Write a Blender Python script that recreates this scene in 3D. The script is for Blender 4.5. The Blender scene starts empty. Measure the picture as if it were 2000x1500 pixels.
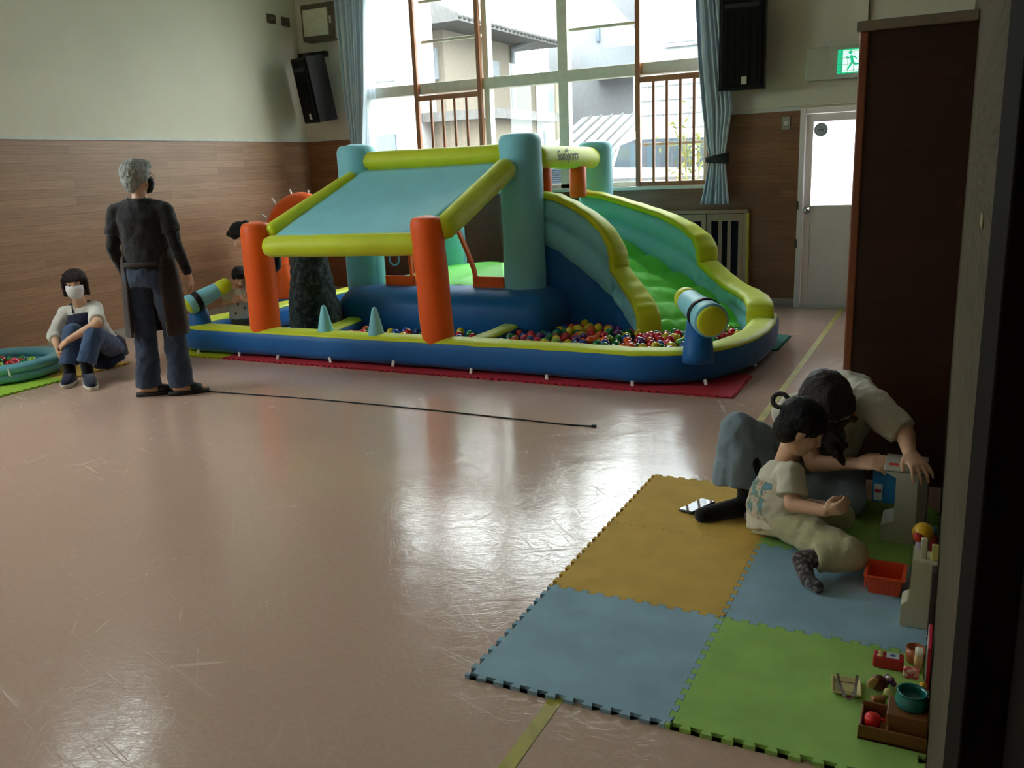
import bpy, bmesh, math, random
import numpy as np
from mathutils import Vector, Matrix, Euler, noise
random.seed(7)
SC = bpy.context.scene
COL = SC.collection
PI = math.pi
# ------------------------------------------------------------------ camera
F_PX, YAW, PITCH, ROLL, CAMH = 1702.42, -0.470597, 0.242963, -0.042705, 1.44055
def cam_axes():
    cy, sy, cp, sp = math.cos(YAW), math.sin(YAW), math.cos(PITCH), math.sin(PITCH)
    f = Vector((sy*cp, cy*cp, -sp)); r = Vector((cy, -sy, 0)); u = r.cross(f)
    cr, sr = math.cos(ROLL), math.sin(ROLL)
    return cr*r + sr*u, -sr*r + cr*u, f
CR, CU, CF = cam_axes()
cd = bpy.data.cameras.new('camera'); cam = bpy.data.objects.new('camera', cd); COL.objects.link(cam)
cam.matrix_world = Matrix(((CR.x, CU.x, -CF.x, 0), (CR.y, CU.y, -CF.y, 0), (CR.z, CU.z, -CF.z, CAMH), (0, 0, 0, 1)))
cd.sensor_fit = 'HORIZONTAL'; cd.sensor_width = 36; cd.lens = 36*F_PX/2000; cd.clip_start = 0.05; cd.clip_end = 200
SC.camera = cam
def ray(px, py): return CR*((px-1000)/F_PX) + CU*(-(py-750)/F_PX) + CF
def J(px, py, Y):                      # point on the depth plane y = Y
    d = ray(px, py); return Vector((0, 0, CAMH)) + d*(Y/d.y)
def FL(px, py, z=0.0):
    d = ray(px, py); return Vector((0, 0, CAMH)) + d*((z-CAMH)/d.z)
def JX(px, py, X):
    d = ray(px, py); return Vector((0, 0, CAMH)) + d*(X/d.x)
# ------------------------------------------------------------------ light
SKY = 12.5
w = bpy.data.worlds.new('overcast_sky'); SC.world = w; w.use_nodes = True
nt = w.node_tree; nt.nodes.clear()
o_ = nt.nodes.new('ShaderNodeOutputWorld'); b_ = nt.nodes.new('ShaderNodeBackground')
tc = nt.nodes.new('ShaderNodeTexCoord'); sx = nt.nodes.new('ShaderNodeSeparateXYZ'); cr_ = nt.nodes.new('ShaderNodeValToRGB')
nt.links.new(tc.outputs['Generated'], sx.inputs[0]); nt.links.new(sx.outputs['Z'], cr_.inputs[0])
cr_.color_ramp.elements[0].color = (.55, .62, .66, 1); cr_.color_ramp.elements[0].position = 0.0
cr_.color_ramp.elements[1].color = (.93, .97, 1.0, 1); cr_.color_ramp.elements[1].position = 0.25
nt.links.new(cr_.outputs[0], b_.inputs[0]); b_.inputs[1].default_value = SKY
nt.links.new(b_.outputs[0], o_.inputs[0])
vs = SC.view_settings
SC.display_settings.display_device = 'sRGB'
vs.view_transform = 'Standard'; vs.look = 'None'; vs.gamma = 1.0; vs.exposure = 0.25; vs.use_curve_mapping = False
try:
    SC.cycles.max_bounces = 10; SC.cycles.diffuse_bounces = 6; SC.cycles.glossy_bounces = 4; SC.cycles.transparent_max_bounces = 16
    SC.cycles.sample_clamp_indirect = 6.0; SC.cycles.use_denoising = True
    SC.cycles.caustics_reflective = False; SC.cycles.caustics_refractive = False
except Exception: pass
# ------------------------------------------------------------------ materials
def lin(c):
    return tuple(((v/255)/12.92 if v/255 <= .04045 else (((v/255)+.055)/1.055)**2.4) for v in c)
MATS = {}
def nodes(name):
    m = bpy.data.materials.new(name); m.use_nodes = True; t = m.node_tree; t.nodes.clear()
    out = t.nodes.new('ShaderNodeOutputMaterial'); b = t.nodes.new('ShaderNodeBsdfPrincipled'); t.links.new(b.outputs[0], out.inputs[0])
    return m, t, b, out
def mat(name, rgb, rough=.6, spec=.5, metal=0, var=.08, scale=12, bump=0, bscale=60, sheen=0, stretch=(1, 1, 1), coat=0, rgb2=None, thr=None, emit=None, estr=0, trans=0, sss=0):
    if name in MATS: return MATS[name]
    m, t, b, out = nodes(name)
    c = lin(rgb)
    N = t.nodes; L = t.links
    tcn = N.new('ShaderNodeTexCoord'); mp = N.new('ShaderNodeMapping'); mp.inputs['Scale'].default_value = stretch
    L.new(tcn.outputs['Object'], mp.inputs[0])
    nz = N.new('ShaderNodeTexNoise'); nz.inputs['Scale'].default_value = scale; nz.inputs['Detail'].default_value = 4
    L.new(mp.outputs[0], nz.inputs['Vector'])
    rp = N.new('ShaderNodeValToRGB')
    c2 = lin(rgb2) if rgb2 else tuple(v*(1+var) for v in c)
    c1 = c if rgb2 else tuple(v*(1-var) for v in c)
    rp.color_ramp.elements[0].color = (*c1, 1); rp.color_ramp.elements[1].color = (*[min(1, v) for v in c2], 1)
    lo, hi = thr if thr else (.3, .7)
    rp.color_ramp.elements[0].position = lo; rp.color_ramp.elements[1].position = hi
    L.new(nz.outputs['Fac'], rp.inputs[0]); L.new(rp.outputs[0], b.inputs['Base Color'])
    b.inputs['Roughness'].default_value = rough; b.inputs['Specular IOR Level'].default_value = spec; b.inputs['Metallic'].default_value = metal
    b.inputs['Coat Weight'].default_value = coat; b.inputs['Sheen Weight'].default_value = sheen
    if trans: b.inputs['Transmission Weight'].default_value = trans
    if sss: b.inputs['Subsurface Weight'].default_value = sss; b.inputs['Subsurface Scale'].default_value = .01
    if emit: b.inputs['Emission Color'].default_value = (*lin(emit), 1); b.inputs['Emission Strength'].default_value = estr
    if bump:
        n2 = N.new('ShaderNodeTexNoise'); n2.inputs['Scale'].default_value = bscale; n2.inputs['Detail'].default_value = 3
        L.new(mp.outputs[0], n2.inputs['Vector'])
        bp = N.new('ShaderNodeBump'); bp.inputs['Strength'].default_value = bump; bp.inputs['Distance'].default_value = .01
        L.new(n2.outputs['Fac'], bp.inputs['Height']); L.new(bp.outputs[0], b.inputs['Normal'])
    MATS[name] = m; return m
def glass_mat(name, tint=(1, 1, 1), gloss=.06, rough=0.0):
    m, t, b, out = nodes(name); t.nodes.remove(b)
    tr = t.nodes.new('ShaderNodeBsdfTransparent'); tr.inputs[0].default_value = (*tint, 1)
    gl = t.nodes.new('ShaderNodeBsdfGlossy'); gl.inputs['Roughness'].default_value = rough
    mx = t.nodes.new('ShaderNodeMixShader'); mx.inputs[0].default_value = gloss
    t.links.new(tr.outputs[0], mx.inputs[1]); t.links.new(gl.outputs[0], mx.inputs[2]); t.links.new(mx.outputs[0], out.inputs[0])
    MATS[name] = m; return m
def planks_mat(name, c1, c2, axis, rough=.45, length=1.1, width=.075, spec=.4, grainmix=.5):
    # horizontal wood strips; axis: which object axis runs along the strip ('X' or 'Y'), Z is up
    m, t, b, out = nodes(name); N = t.nodes; L = t.links
    tcn = N.new('ShaderNodeTexCoord'); sp = N.new('ShaderNodeSeparateXYZ'); cb = N.new('ShaderNodeCombineXYZ')
    L.new(tcn.outputs['Object'], sp.inputs[0]); L.new(sp.outputs[axis], cb.inputs[0]); L.new(sp.outputs['Z'], cb.inputs[1])
    br = N.new('ShaderNodeTexBrick'); L.new(cb.outputs[0], br.inputs['Vector'])
    br.inputs['Scale'].default_value = 1; br.inputs['Brick Width'].default_value = length; br.inputs['Row Height'].default_value = width
    br.inputs['Mortar Size'].default_value = .0012; br.inputs['Color1'].default_value = (*lin(c1), 1); br.inputs['Color2'].default_value = (*lin(c2), 1)
    br.inputs['Mortar'].default_value = (*[v*.6 for v in lin(c1)], 1); br.offset = .37; br.inputs['Bias'].default_value = 0
    mp = N.new('ShaderNodeMapping'); mp.inputs['Scale'].default_value = (1.2, 40, 1); L.new(cb.outputs[0], mp.inputs[0])
    nz = N.new('ShaderNodeTexNoise'); nz.inputs['Scale'].default_value = 2.5; nz.inputs['Detail'].default_value = 5; L.new(mp.outputs[0], nz.inputs['Vector'])
    mx = N.new('ShaderNodeMixRGB'); mx.blend_type = 'OVERLAY'; mx.inputs[0].default_value = grainmix
    L.new(br.outputs['Color'], mx.inputs[1]); L.new(nz.outputs['Fac'], mx.inputs[2]); L.new(mx.outputs[0], b.inputs['Base Color'])
    b.inputs['Roughness'].default_value = rough; b.inputs['Specular IOR Level'].default_value = spec
    MATS[name] = m; return m
def floor_mat():
    m, t, b, out = nodes('pink_vinyl_floor'); N = t.nodes; L = t.links
    tcn = N.new('ShaderNodeTexCoord')
    def nz(scale, det=4, st=(1, 1, 1), rot=0, dist=0):
        mp = N.new('ShaderNodeMapping'); mp.vector_type = 'TEXTURE'; mp.inputs['Scale'].default_value = tuple(1/v for v in st); mp.inputs['Rotation'].default_value = (0, 0, rot)
        L.new(tcn.outputs['Object'], mp.inputs[0]); n = N.new('ShaderNodeTexNoise'); n.inputs['Scale'].default_value = scale; n.inputs['Detail'].default_value = det
        n.inputs['Distortion'].default_value = dist; L.new(mp.outputs[0], n.inputs['Vector']); return n
    base = nz(60, 6); rp = N.new('ShaderNodeValToRGB'); L.new(base.outputs['Fac'], rp.inputs[0])
    rp.color_ramp.elements[0].color = (*lin((197, 163, 147)), 1); rp.color_ramp.elements[1].color = (*lin((211, 180, 164)), 1)
    big = nz(.9, 3); rb = N.new('ShaderNodeValToRGB'); L.new(big.outputs['Fac'], rb.inputs[0])
    rb.color_ramp.elements[0].color = (.90, .91, .89, 1); rb.color_ramp.elements[1].color = (1.05, 1.0, 1.0, 1)
    m1 = N.new('ShaderNodeMixRGB'); m1.blend_type = 'MULTIPLY'; m1.inputs[0].default_value = 1; L.new(rp.outputs[0], m1.inputs[1]); L.new(rb.outputs[0], m1.inputs[2])
    # scuffs: thin elongated streaks in several directions, masked to worn areas
    prev = m1.outputs[0]; sc = None
    for k, (rot, s, st) in enumerate([(.55, 1.5, (1, 30, 1)), (2.35, 1.9, (1, 34, 1)), (1.35, 2.3, (1, 30, 1)), (-.3, 2.0, (1, 40, 1)), (2.85, 2.6, (1, 44, 1)), (1.9, 1.3, (1, 26, 1))]):
        n = nz(s, 1.5, st, rot, .6); r = N.new('ShaderNodeValToRGB'); L.new(n.outputs['Fac'], r.inputs[0])
        r.color_ramp.elements[0].position = .665; r.color_ramp.elements[1].position = .74
        if sc is None: sc = r.outputs[0]
        else:
            a = N.new('ShaderNodeMixRGB'); a.blend_type = 'ADD'; a.inputs[0].default_value = 1; L.new(sc, a.inputs[1]); L.new(r.outputs[0], a.inputs[2]); sc = a.outputs[0]
    fs = None
    for k, (rot, s, st) in enumerate([(.62, 5.5, (1, 26, 1)), (.35, 7, (1, 34, 1)), (.9, 6.2, (1, 30, 1)), (2.2, 6, (1, 36, 1)), (.1, 9, (1, 30, 1)), (1.5, 5, (1, 30, 1))]):
        n = nz(s, 1.5, st, rot, .5); r = N.new('ShaderNodeValToRGB'); L.new(n.outputs['Fac'], r.inputs[0]); r.color_ramp.elements[0].position = .60; r.color_ramp.elements[1].position = .70
        if fs is None: fs = r.outputs[0]
        else:
            a = N.new('ShaderNodeMixRGB'); a.blend_type = 'ADD'; a.inputs[0].default_value = 1; L.new(fs, a.inputs[1]); L.new(r.outputs[0], a.inputs[2]); fs = a.outputs[0]
    mask = nz(1.1, 3); rm = N.new('ShaderNodeValToRGB'); L.new(mask.outputs['Fac'], rm.inputs[0]); rm.color_ramp.elements[0].position = .38; rm.color_ramp.elements[1].position = .60
    mm = N.new('ShaderNodeMixRGB'); mm.blend_type = 'MULTIPLY'; mm.inputs[0].default_value = 1; L.new(sc, mm.inputs[1]); L.new(rm.outputs[0], mm.inputs[2])
    mc = N.new('ShaderNodeMixRGB'); L.new(prev, mc.inputs[1]); mc.inputs[2].default_value = (*lin((226, 204, 194)), 1)
    ml = N.new('ShaderNodeMath'); ml.operation = 'MULTIPLY'; ml.inputs[1].default_value = .17; ml.use_clamp = True; L.new(mm.outputs[0], ml.inputs[0]); L.new(ml.outputs[0], mc.inputs[0])
    L.new(mc.outputs[0], b.inputs['Base Color'])
    rr = N.new('ShaderNodeMapRange'); rr.inputs['To Min'].default_value = .08; rr.inputs['To Max'].default_value = .15; L.new(big.outputs['Fac'], rr.inputs['Value'])
    ad = N.new('ShaderNodeMath'); ad.operation = 'ADD'; L.new(rr.outputs[0], ad.inputs[0]); L.new(ml.outputs[0], ad.inputs[1]); L.new(ad.outputs[0], b.inputs['Roughness'])
    b.inputs['Specular IOR Level'].default_value = .55
    wv = nz(3.5, 3, (1, 1, 1), 0, .5); fine = nz(26, 3, (1, 3.0, 1), .5, .8)
    a1 = N.new('ShaderNodeMath'); a1.operation = 'MULTIPLY_ADD'; L.new(fine.outputs['Fac'], a1.inputs[0]); a1.inputs[1].default_value = .16; L.new(wv.outputs['Fac'], a1.inputs[2])
    a2 = N.new('ShaderNodeMath'); a2.operation = 'MULTIPLY_ADD'; L.new(mm.outputs[0], a2.inputs[0]); a2.inputs[1].default_value = -.07; L.new(a1.outputs[0], a2.inputs[2])
    a3 = N.new('ShaderNodeMath'); a3.operation = 'MULTIPLY_ADD'; L.new(fs, a3.inputs[0]); a3.inputs[1].default_value = -.028; L.new(a2.outputs[0], a3.inputs[2])
    bp = N.new('ShaderNodeBump'); bp.inputs['Strength'].default_value = .40; bp.inputs['Distance'].default_value = .006; L.new(a3.outputs[0], bp.inputs['Height']); L.new(bp.outputs[0], b.inputs['Normal'])
    return m
def inflate_mat(name, rgb, rough=.5):
    return mat(name, rgb, rough=rough, spec=.35, var=.05, scale=5, bump=.25, bscale=9, sheen=.15)
M = dict(
    blue=inflate_mat('dark_blue_inflatable_cloth', (6, 96, 164)), lblue=inflate_mat('light_blue_inflatable_cloth', (134, 208, 226)),
    yel=inflate_mat('lime_yellow_inflatable_cloth', (205, 218, 28)), org=inflate_mat('orange_inflatable_cloth', (246, 96, 12)),
    grn=inflate_mat('green_inflatable_cloth', (110, 236, 62)), red=mat('red_foam', (190, 34, 52), .8), teal=mat('teal_foam', (20, 120, 110), .8),
    wall=mat('off_white_plaster', (216, 210, 190), .85, var=.035, scale=1.6, bump=.12, bscale=90),
    white=mat('white_paint', (205, 207, 198), .55), grey=mat('grey_baseboard', (160, 150, 138), .6), metal=mat('window_aluminium', (214, 208, 192), .45),
    wood=mat('varnished_brown_wood', (150, 92, 50), .4, var=.15, scale=6, stretch=(1, 1, .15)), pine=mat('pale_pine', (168, 136, 100), .5, var=.1, scale=8, stretch=(3, 3, .4)),
    black=mat('matt_black_plastic', (16, 16, 18), .5, .3), dark=mat('dark_cloth_interior', (16, 22, 34), .8),
    tag=mat('white_cloth_tag', (232, 228, 226), .7), 
    doorp=mat('door_paint', (236, 228, 224), .5, var=.02), chrome=mat('chrome_metal', (190, 190, 188), .2, metal=1), skin=mat('skin', (214, 168, 138), .55, var=.05, scale=30, sss=.0),
    lips=mat('lip_colour', (176, 104, 92), .5), eyew=mat('eye_white', (225, 222, 216), .3), eyed=mat('eye_iris', (30, 20, 16), .2),
    lens=glass_mat('clear_window_glass', (.97, 1, .98), .05),
)
M['floor'] = floor_mat()
def translucent_mat(name, rgb, mixf=.45, rough=.9):
    m, t, b, out = nodes(name); c = (*lin(rgb), 1); b.inputs['Base Color'].default_value = c; b.inputs['Roughness'].default_value = rough
    tl = t.nodes.new('ShaderNodeBsdfTranslucent'); tl.inputs[0].default_value = c; x = t.nodes.new('ShaderNodeMixShader'); x.inputs[0].default_value = mixf
    t.links.new(b.outputs[0], x.inputs[1]); t.links.new(tl.outputs[0], x.inputs[2]); t.links.new(x.outputs[0], out.inputs[0]); MATS[name] = m; return m
M['curtain'] = translucent_mat('pale_blue_curtain_cloth', (214, 224, 232), .16)
M['wains_l'] = planks_mat('wainscot_strip_wood_side', (148, 110, 82), (166, 127, 97), 'Y', .42)
M['wains_b'] = planks_mat('wainscot_strip_wood_end', (122, 82, 54), (138, 94, 62), 'X', .42)
# ------------------------------------------------------------------ mesh helpers
def link(name, bm, m, parent=None, smooth=True, loc=None):
    bmesh.ops.recalc_face_normals(bm, faces=bm.faces)
    me = bpy.data.meshes.new(name); bm.to_mesh(me); bm.free()
    if isinstance(m, (list, tuple)):
        for k in m: me.materials.append(k)
    else: me.materials.append(m)
    if smooth: me.polygons.foreach_set('use_smooth', [True]*len(me.polygons))
    ob = bpy.data.objects.new(name, me); COL.objects.link(ob)
    if parent is not None:
        ob.parent = parent; ob.matrix_parent_inverse = parent_world(parent).inverted()
    return ob
def parent_world(p):
    m = Matrix.LocRotScale(p.location, p.rotation_euler, p.scale)
    if p.parent: m = parent_world(p.parent) @ p.matrix_parent_inverse @ m
    return m
def tag(o, label, cat=None, group=None, kind=None):
    o['label'] = label
    if cat: o['category'] = cat
    if group: o['group'] = group
    if kind: o['kind'] = kind
    return o
def empty(name, loc, label, cat, group=None):
    e = bpy.data.objects.new(name, None); e.location = loc; e.empty_display_size = .05; COL.objects.link(e); tag(e, label, cat, group); return e
def struct(o, label=None):
    o['kind'] = 'structure'
    if label: o['label'] = label
    return o
def nb(): return bmesh.new()
def box(bm, x0, y0, z0, x1, y1, z1, bev=0, seg=2):
    r = bmesh.ops.create_cube(bm, size=1); vs_ = r['verts']
    for v in vs_:
        v.co = Vector((x0 + (v.co.x+.5)*(x1-x0), y0 + (v.co.y+.5)*(y1-y0), z0 + (v.co.z+.5)*(z1-z0)))
    if bev:
        es = list({e for v in vs_ for e in v.link_edges})
        bmesh.ops.bevel(bm, geom=es, offset=bev, segments=seg, profile=.5, affect='EDGES')
    return bm
def ring_join(bm, rings, closed=True, cap=(True, True)):
    vr = [[bm.verts.new(p) for p in r] for r in rings]
    n = len(vr[0])
    for a, b in zip(vr, vr[1:]):
        for i in range(n if closed else n-1):
            try: bm.faces.new((a[i], a[(i+1) % n], b[(i+1) % n], b[i]))
            except ValueError: pass
    if closed and cap[0]: bm.faces.new(list(reversed(vr[0])))
    if closed and cap[1]: bm.faces.new(vr[-1])
    return vr
def frame_for(d):
    d = d.normalized(); a = Vector((0, 0, 1)) if abs(d.z) < .9 else Vector((1, 0, 0))
    u = d.cross(a).normalized(); v = d.cross(u).normalized(); return u, v
def cap_(bm, p0, p1, r0, r1=None, flat0=False, flat1=False, n=14, hs=4):
    p0 = Vector(p0); p1 = Vector(p1); r1 = r0 if r1 is None else r1
    d = p1-p0; Ld = d.length
    if Ld < 1e-6: d = Vector((0, 0, 1)); Ld = 0
    u, v = frame_for(d); d = d.normalized(); rings = []
    def R(c, r): return [c + u*(math.cos(2*PI*i/n)*r) + v*(math.sin(2*PI*i/n)*r) for i in range(n)]
    if not flat0:
        for k in range(hs):
            a = PI/2*(1-k/hs)-.08*(k == 0); rings.append(R(p0 - d*(r0*math.sin(a)), max(r0*math.cos(a), 1e-4)))
    rings.append(R(p0, r0)); rings.append(R(p1, r1))
    if not flat1:
        for k in range(1, hs+1):
            a = PI/2*(k/hs)-.08*(k == hs); rings.append(R(p1 + d*(r1*math.sin(a)), max(r1*math.cos(a), 1e-4)))
    ring_join(bm, rings); return bm
def ell(bm, c, rad, rot=None, seg=18, rg=12):
    r = bmesh.ops.create_uvsphere(bm, u_segments=seg, v_segments=rg, radius=1)
    mtx = Matrix.Translation(Vector(c)) @ (rot.to_4x4() if rot else Matrix()) @ Matrix.Diagonal((*rad, 1))
    bmesh.ops.transform(bm, matrix=mtx, verts=r['verts']); return bm
def basis(x, y, z): return Matrix((x, y, z)).transposed()
def loft(bm, secs, n=24, power=2.0, caps=(True, True)):
    # secs: (center, side_vector, front_vector) -> superellipse rings
    rings = []
    for c, s, f in secs:
        r = []
        for i in range(n):
            a = 2*PI*i/n; ca, sa = math.cos(a), math.sin(a)
            r.append(Vector(c) + Vector(s)*(math.copysign(abs(ca)**(2/power), ca)) + Vector(f)*(math.copysign(abs(sa)**(2/power), sa)))
        rings.append(r)
    ring_join(bm, rings, cap=caps); return bm
def lathe(bm, c, prof, n=32, axis=None):
    c = Vector(c); d = Vector(axis).normalized() if axis else Vector((0, 0, 1))
    if axis: u, v = frame_for(d)
    else: u, v = Vector((1, 0, 0)), Vector((0, 1, 0))
    ring_join(bm, [[c + d*h + u*(math.cos(2*PI*i/n)*r) + v*(math.sin(2*PI*i/n)*r) for i in range(n)] for r, h in prof]); return bm
def sweep(bm, path, prof, closed_prof=True, up=Vector((0, 0, 1)), loop=False, cap=True):
    # prof: 2D points (side, up); path: 3D points
    P = [Vector(p) for p in path]; rings = []; n = len(P)
    for i, p in enumerate(P):
        a = P[(i-1) % n] if (i > 0 or loop) else P[0]; b = P[(i+1) % n] if (i < n-1 or loop) else P[-1]
        d = (b-a).normalized(); s = d.cross(up)
        s = s.normalized() if s.length > 1e-4 else Vector((1, 0, 0)); uu = s.cross(d).normalized()
        rings.append([p + s*x + uu*y for x, y in prof])
    if loop: rings.append(rings[0])
    vr = ring_join(bm, rings, closed=closed_prof, cap=(cap and not loop, cap and not loop))
    if loop: bmesh.ops.remove_doubles(bm, verts=bm.verts, dist=1e-5)
    return vr
def circ(r, n=16, ry=None): return [(r*math.cos(2*PI*i/n), (ry or r)*math.sin(2*PI*i/n)) for i in range(n)]
def smooth_path(pts, k=6):
    P = [Vector(p) for p in pts]; out = []
    for i in range(len(P)-1):
        a = P[max(i-1, 0)]; b = P[i]; c = P[i+1]; d = P[min(i+2, len(P)-1)]
        for j in range(k):
            t = j/k
            out.append(.5*((2*b) + (-a+c)*t + (2*a-5*b+4*c-d)*t*t + (-a+3*b-3*c+d)*t**3))
    out.append(P[-1]); return out
def prism(bm, pts2, z0, z1, plane='XY', off=0):
    def P(a, b, h):
        if plane == 'XY': return (a, b, h)
        if plane == 'XZ': return (a, h, b)
        return (h, a, b)
    lo = [bm.verts.new(P(a, b, z0)) for a, b in pts2]; hi = [bm.verts.new(P(a, b, z1)) for a, b in pts2]; n = len(lo)
    bm.faces.new(lo); bm.faces.new(list(reversed(hi)))
    for i in range(n): bm.faces.new((lo[i], hi[i], hi[(i+1) % n], lo[(i+1) % n]))
    return bm
def wrinkle(bm, amp, scale, seed=0, amp2=0):
    off = Vector((seed*3.7, seed*1.3, seed*2.1))
    bm.normal_update()
    for v in bm.verts:
        k = noise.noise(v.co*scale + off)*amp
        if amp2: k += noise.noise(v.co*scale*3 + off)*amp2
        v.co += v.normal*k
def blob(name, build, voxel, m, parent, smooth=4, disp=0, dscale=.05):
    bm = nb(); build(bm); ob = link(name, bm, m, parent)
    md = ob.modifiers.new('remesh', 'REMESH'); md.mode = 'VOXEL'; md.voxel_size = voxel; md.use_smooth_shade = True
    if smooth:
        sm = ob.modifiers.new('smooth', 'SMOOTH'); sm.iterations = smooth; sm.factor = .5
    if disp:
        tx = bpy.data.textures.get('folds_%g' % dscale) or bpy.data.textures.new('folds_%g' % dscale, 'CLOUDS')
        tx.noise_scale = dscale; tx.noise_depth = 1
        dm = ob.modifiers.new('folds', 'DISPLACE'); dm.texture = tx; dm.strength = disp; dm.mid_level = .5
    return ob
# ================================================================== ROOM
XL, XR, YB, YF, ZC = -7.15, .035, 8.82, -1.0, 4.5
struct(link('floor', box(nb(), XL-.2, YF-.2, -.12, XR+.4, YB+.25, 0), M['floor'], smooth=False))
struct(link('ceiling', box(nb(), XL-.2, YF-.2, ZC, XR+.4, YB+.25, ZC+.1), M['white'], smooth=False))
ZW = 1.86
def wallseg(name, boxes, m):
    bm = nb()
    for b in boxes: box(bm, *b)
    return struct(link(name, bm, m, smooth=False))
CZ0, CZ1 = 3.90, 4.42          # added unseen high window, for extra light and the floor's bright spot
LY0, LY1, LZ0, LZ1 = .9, 3.3, 1.4, 3.3   # added unseen side window that brightens the room
wallseg('wall_left', [(XL-.2, LY1, ZW, XL, YB+.2, CZ0), (XL-.2, YF-.2, ZW, XL, LY0, CZ0), (XL-.2, LY0, LZ1, XL, LY1, CZ0), (XL-.2, YF-.2, CZ1, XL, YB+.2, ZC), (XL-.2, YF-.2, CZ0, XL, 4.3, CZ1), (XL-.2, 5.5, CZ0, XL, YB+.2, CZ1)], M['wall'])
def side_window(name, y0, y1, z0, z1, n):
    bm = nb()
    for i in range(n+1):
        y = y0+(y1-y0-.05)*i/n; box(bm, XL-.14, y, z0, XL-.06, y+.05, z1)
    for z in (z0, z1-.05): box(bm, XL-.14, y0, z, XL-.06, y1, z+.05)
    o = struct(link(name, bm, M['metal'], smooth=False)); link('glass_pane', box(nb(), XL-.105, y0, z0, XL-.10, y1, z1), M['lens'], o, smooth=False)
side_window('window_2', LY0, LY1, LZ0, LZ1, 2); side_window('window_3', 4.3, 5.5, CZ0, CZ1, 2)  # both openings are added out of view to let in more daylight
w_ = wallseg('wall_left_wainscot', [(XL-.2, LY1, 0, XL-.012, YB, ZW), (XL-.2, YF-.2, 0, XL-.012, LY0, ZW), (XL-.2, LY0, 0, XL-.012, LY1, LZ0)], M['wains_l'])
bm = nb(); box(bm, XL-.02, LY1, ZW-.012, XL+.006, YB, ZW+.012); struct(link('trim_1', bm, M['white'], smooth=False))
struct(link('baseboard_left', box(nb(), XL-.05, YF, 0, XL+.008, YB, .082), M['grey'], smooth=False))
# back wall openings
WX0, WX1, WZ0, WZ1 = -6.30, -2.20, 1.20, 3.45
DX0, DX1, DZ1 = -1.345, -.52, 1.865
wallseg('wall_back', [(XL-.2, YB, ZW, WX0, YB+.2, ZC), (WX1, YB, ZW, DX0, YB+.2, ZC), (DX0, YB, DZ1, DX1, YB+.2, ZC), (DX1, YB, ZW, XR+.3, YB+.2, ZC),
                      (WX0, YB, WZ1, WX1, YB+.2, ZC), (-1.36, YB-.06, 1.885, -.1, YB, 2.03), (-1.98, YB-.02, 1.885, -1.36, YB, 2.03)], M['wall'])
HX0, HX1, HZ0, HZ1 = -2.99, -1.79, .10, .93
wallseg('wall_back_wainscot', [(XL-.2, YB, 0, HX0, YB+.2, WZ0-.02), (HX0, YB, HZ1, HX1, YB+.2, WZ0-.02), (HX0, YB, 0, HX1, YB+.2, HZ0), (HX1, YB, 0, DX0, YB+.2, WZ0-.02),
                      (XL-.2, YB, WZ0-.02, WX0, YB+.2, ZW), (WX1, YB, WZ0-.02, DX0, YB+.2, ZW), (DX1, YB, 0, XR+.3, YB+.2, ZW)], M['wains_b'])
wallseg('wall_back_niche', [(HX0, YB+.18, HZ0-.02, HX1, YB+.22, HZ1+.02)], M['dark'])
struct(link('baseboard_back', box(box(nb(), XL, YB-.012, 0, DX0, YB+.01, .078), DX1, YB-.012, 0, XR, YB+.01, .078), M['grey'], smooth=False))
bm = nb(); box(bm, XL, YB-.012, ZW-.012, WX0, YB+.01, ZW+.014); box(bm, WX1, YB-.012, ZW-.012, DX0, YB+.01, ZW+.014); struct(link('trim_2', bm, M['white'], smooth=False))
bm = nb(); box(bm, -.845, YB-.05, 2.03, -.80, YB, ZC); struct(link('trim_3', bm, M['wall'], smooth=False))
# near right wall, pillar and doorway
M['plank_r'] = planks_mat('worn_painted_board', (82, 75, 61), (90, 82, 67), 'Y', .85, 1.6, .32, .05, .6)
wallseg('wall_right', [(XR, 1.0, 0, XR+.2, YB+.1, ZC)], M['plank_r'])
M['dkwood'] = planks_mat('dark_brown_panel_wood', (50, 26, 14), (58, 32, 18), 'X', .45, 1.3, .09, .3, .5)
M['dkpost'] = mat('dark_brown_post_wood', (24, 18, 15), .85, .05, var=.15, scale=8, stretch=(1, 1, .2))
struct(link('trim_4', box(nb(), XR-.001, .70, 0, XR+.2, 1.0, ZC, .002), M['dkpost'], smooth=False))
wallseg('wall_right_near', [(XR+.03, YF-.2, 0, XR+.2, .70, ZC)], M['dkpost'])
wallseg('wall_front', [(XL-.2, YF-.2, 0, XR+.3, YF, ZC)], M['wall'])
# ------------------------------------------------------------------ window 1
Yw = YB+.06
bm = nb()
TZ0, TZ1 = 2.285, 2.40
for x0, x1 in ((WX0, WX0+.06), (-4.68, -4.615), (-3.80, -3.69), (WX1-.06, WX1)): box(bm, x0, Yw-.05, WZ0, x1, Yw+.06, WZ1, .004)
box(bm, WX0, Yw-.06, TZ0, WX1, Yw+.06, TZ1, .004)
box(bm, WX0, Yw-.05, WZ0, WX1, Yw+.06, WZ0+.05, .004); box(bm, WX0, Yw-.05, WZ1-.06, WX1, Yw+.06, WZ1, .004)
win = struct(link('window_1', bm, M['metal'], smooth=False))
link('window_sill', box(nb(), WX0-.04, YB-.06, WZ0-.035, WX1+.04, YB+.12, WZ0, .005), M['metal'], win, smooth=False)
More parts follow.
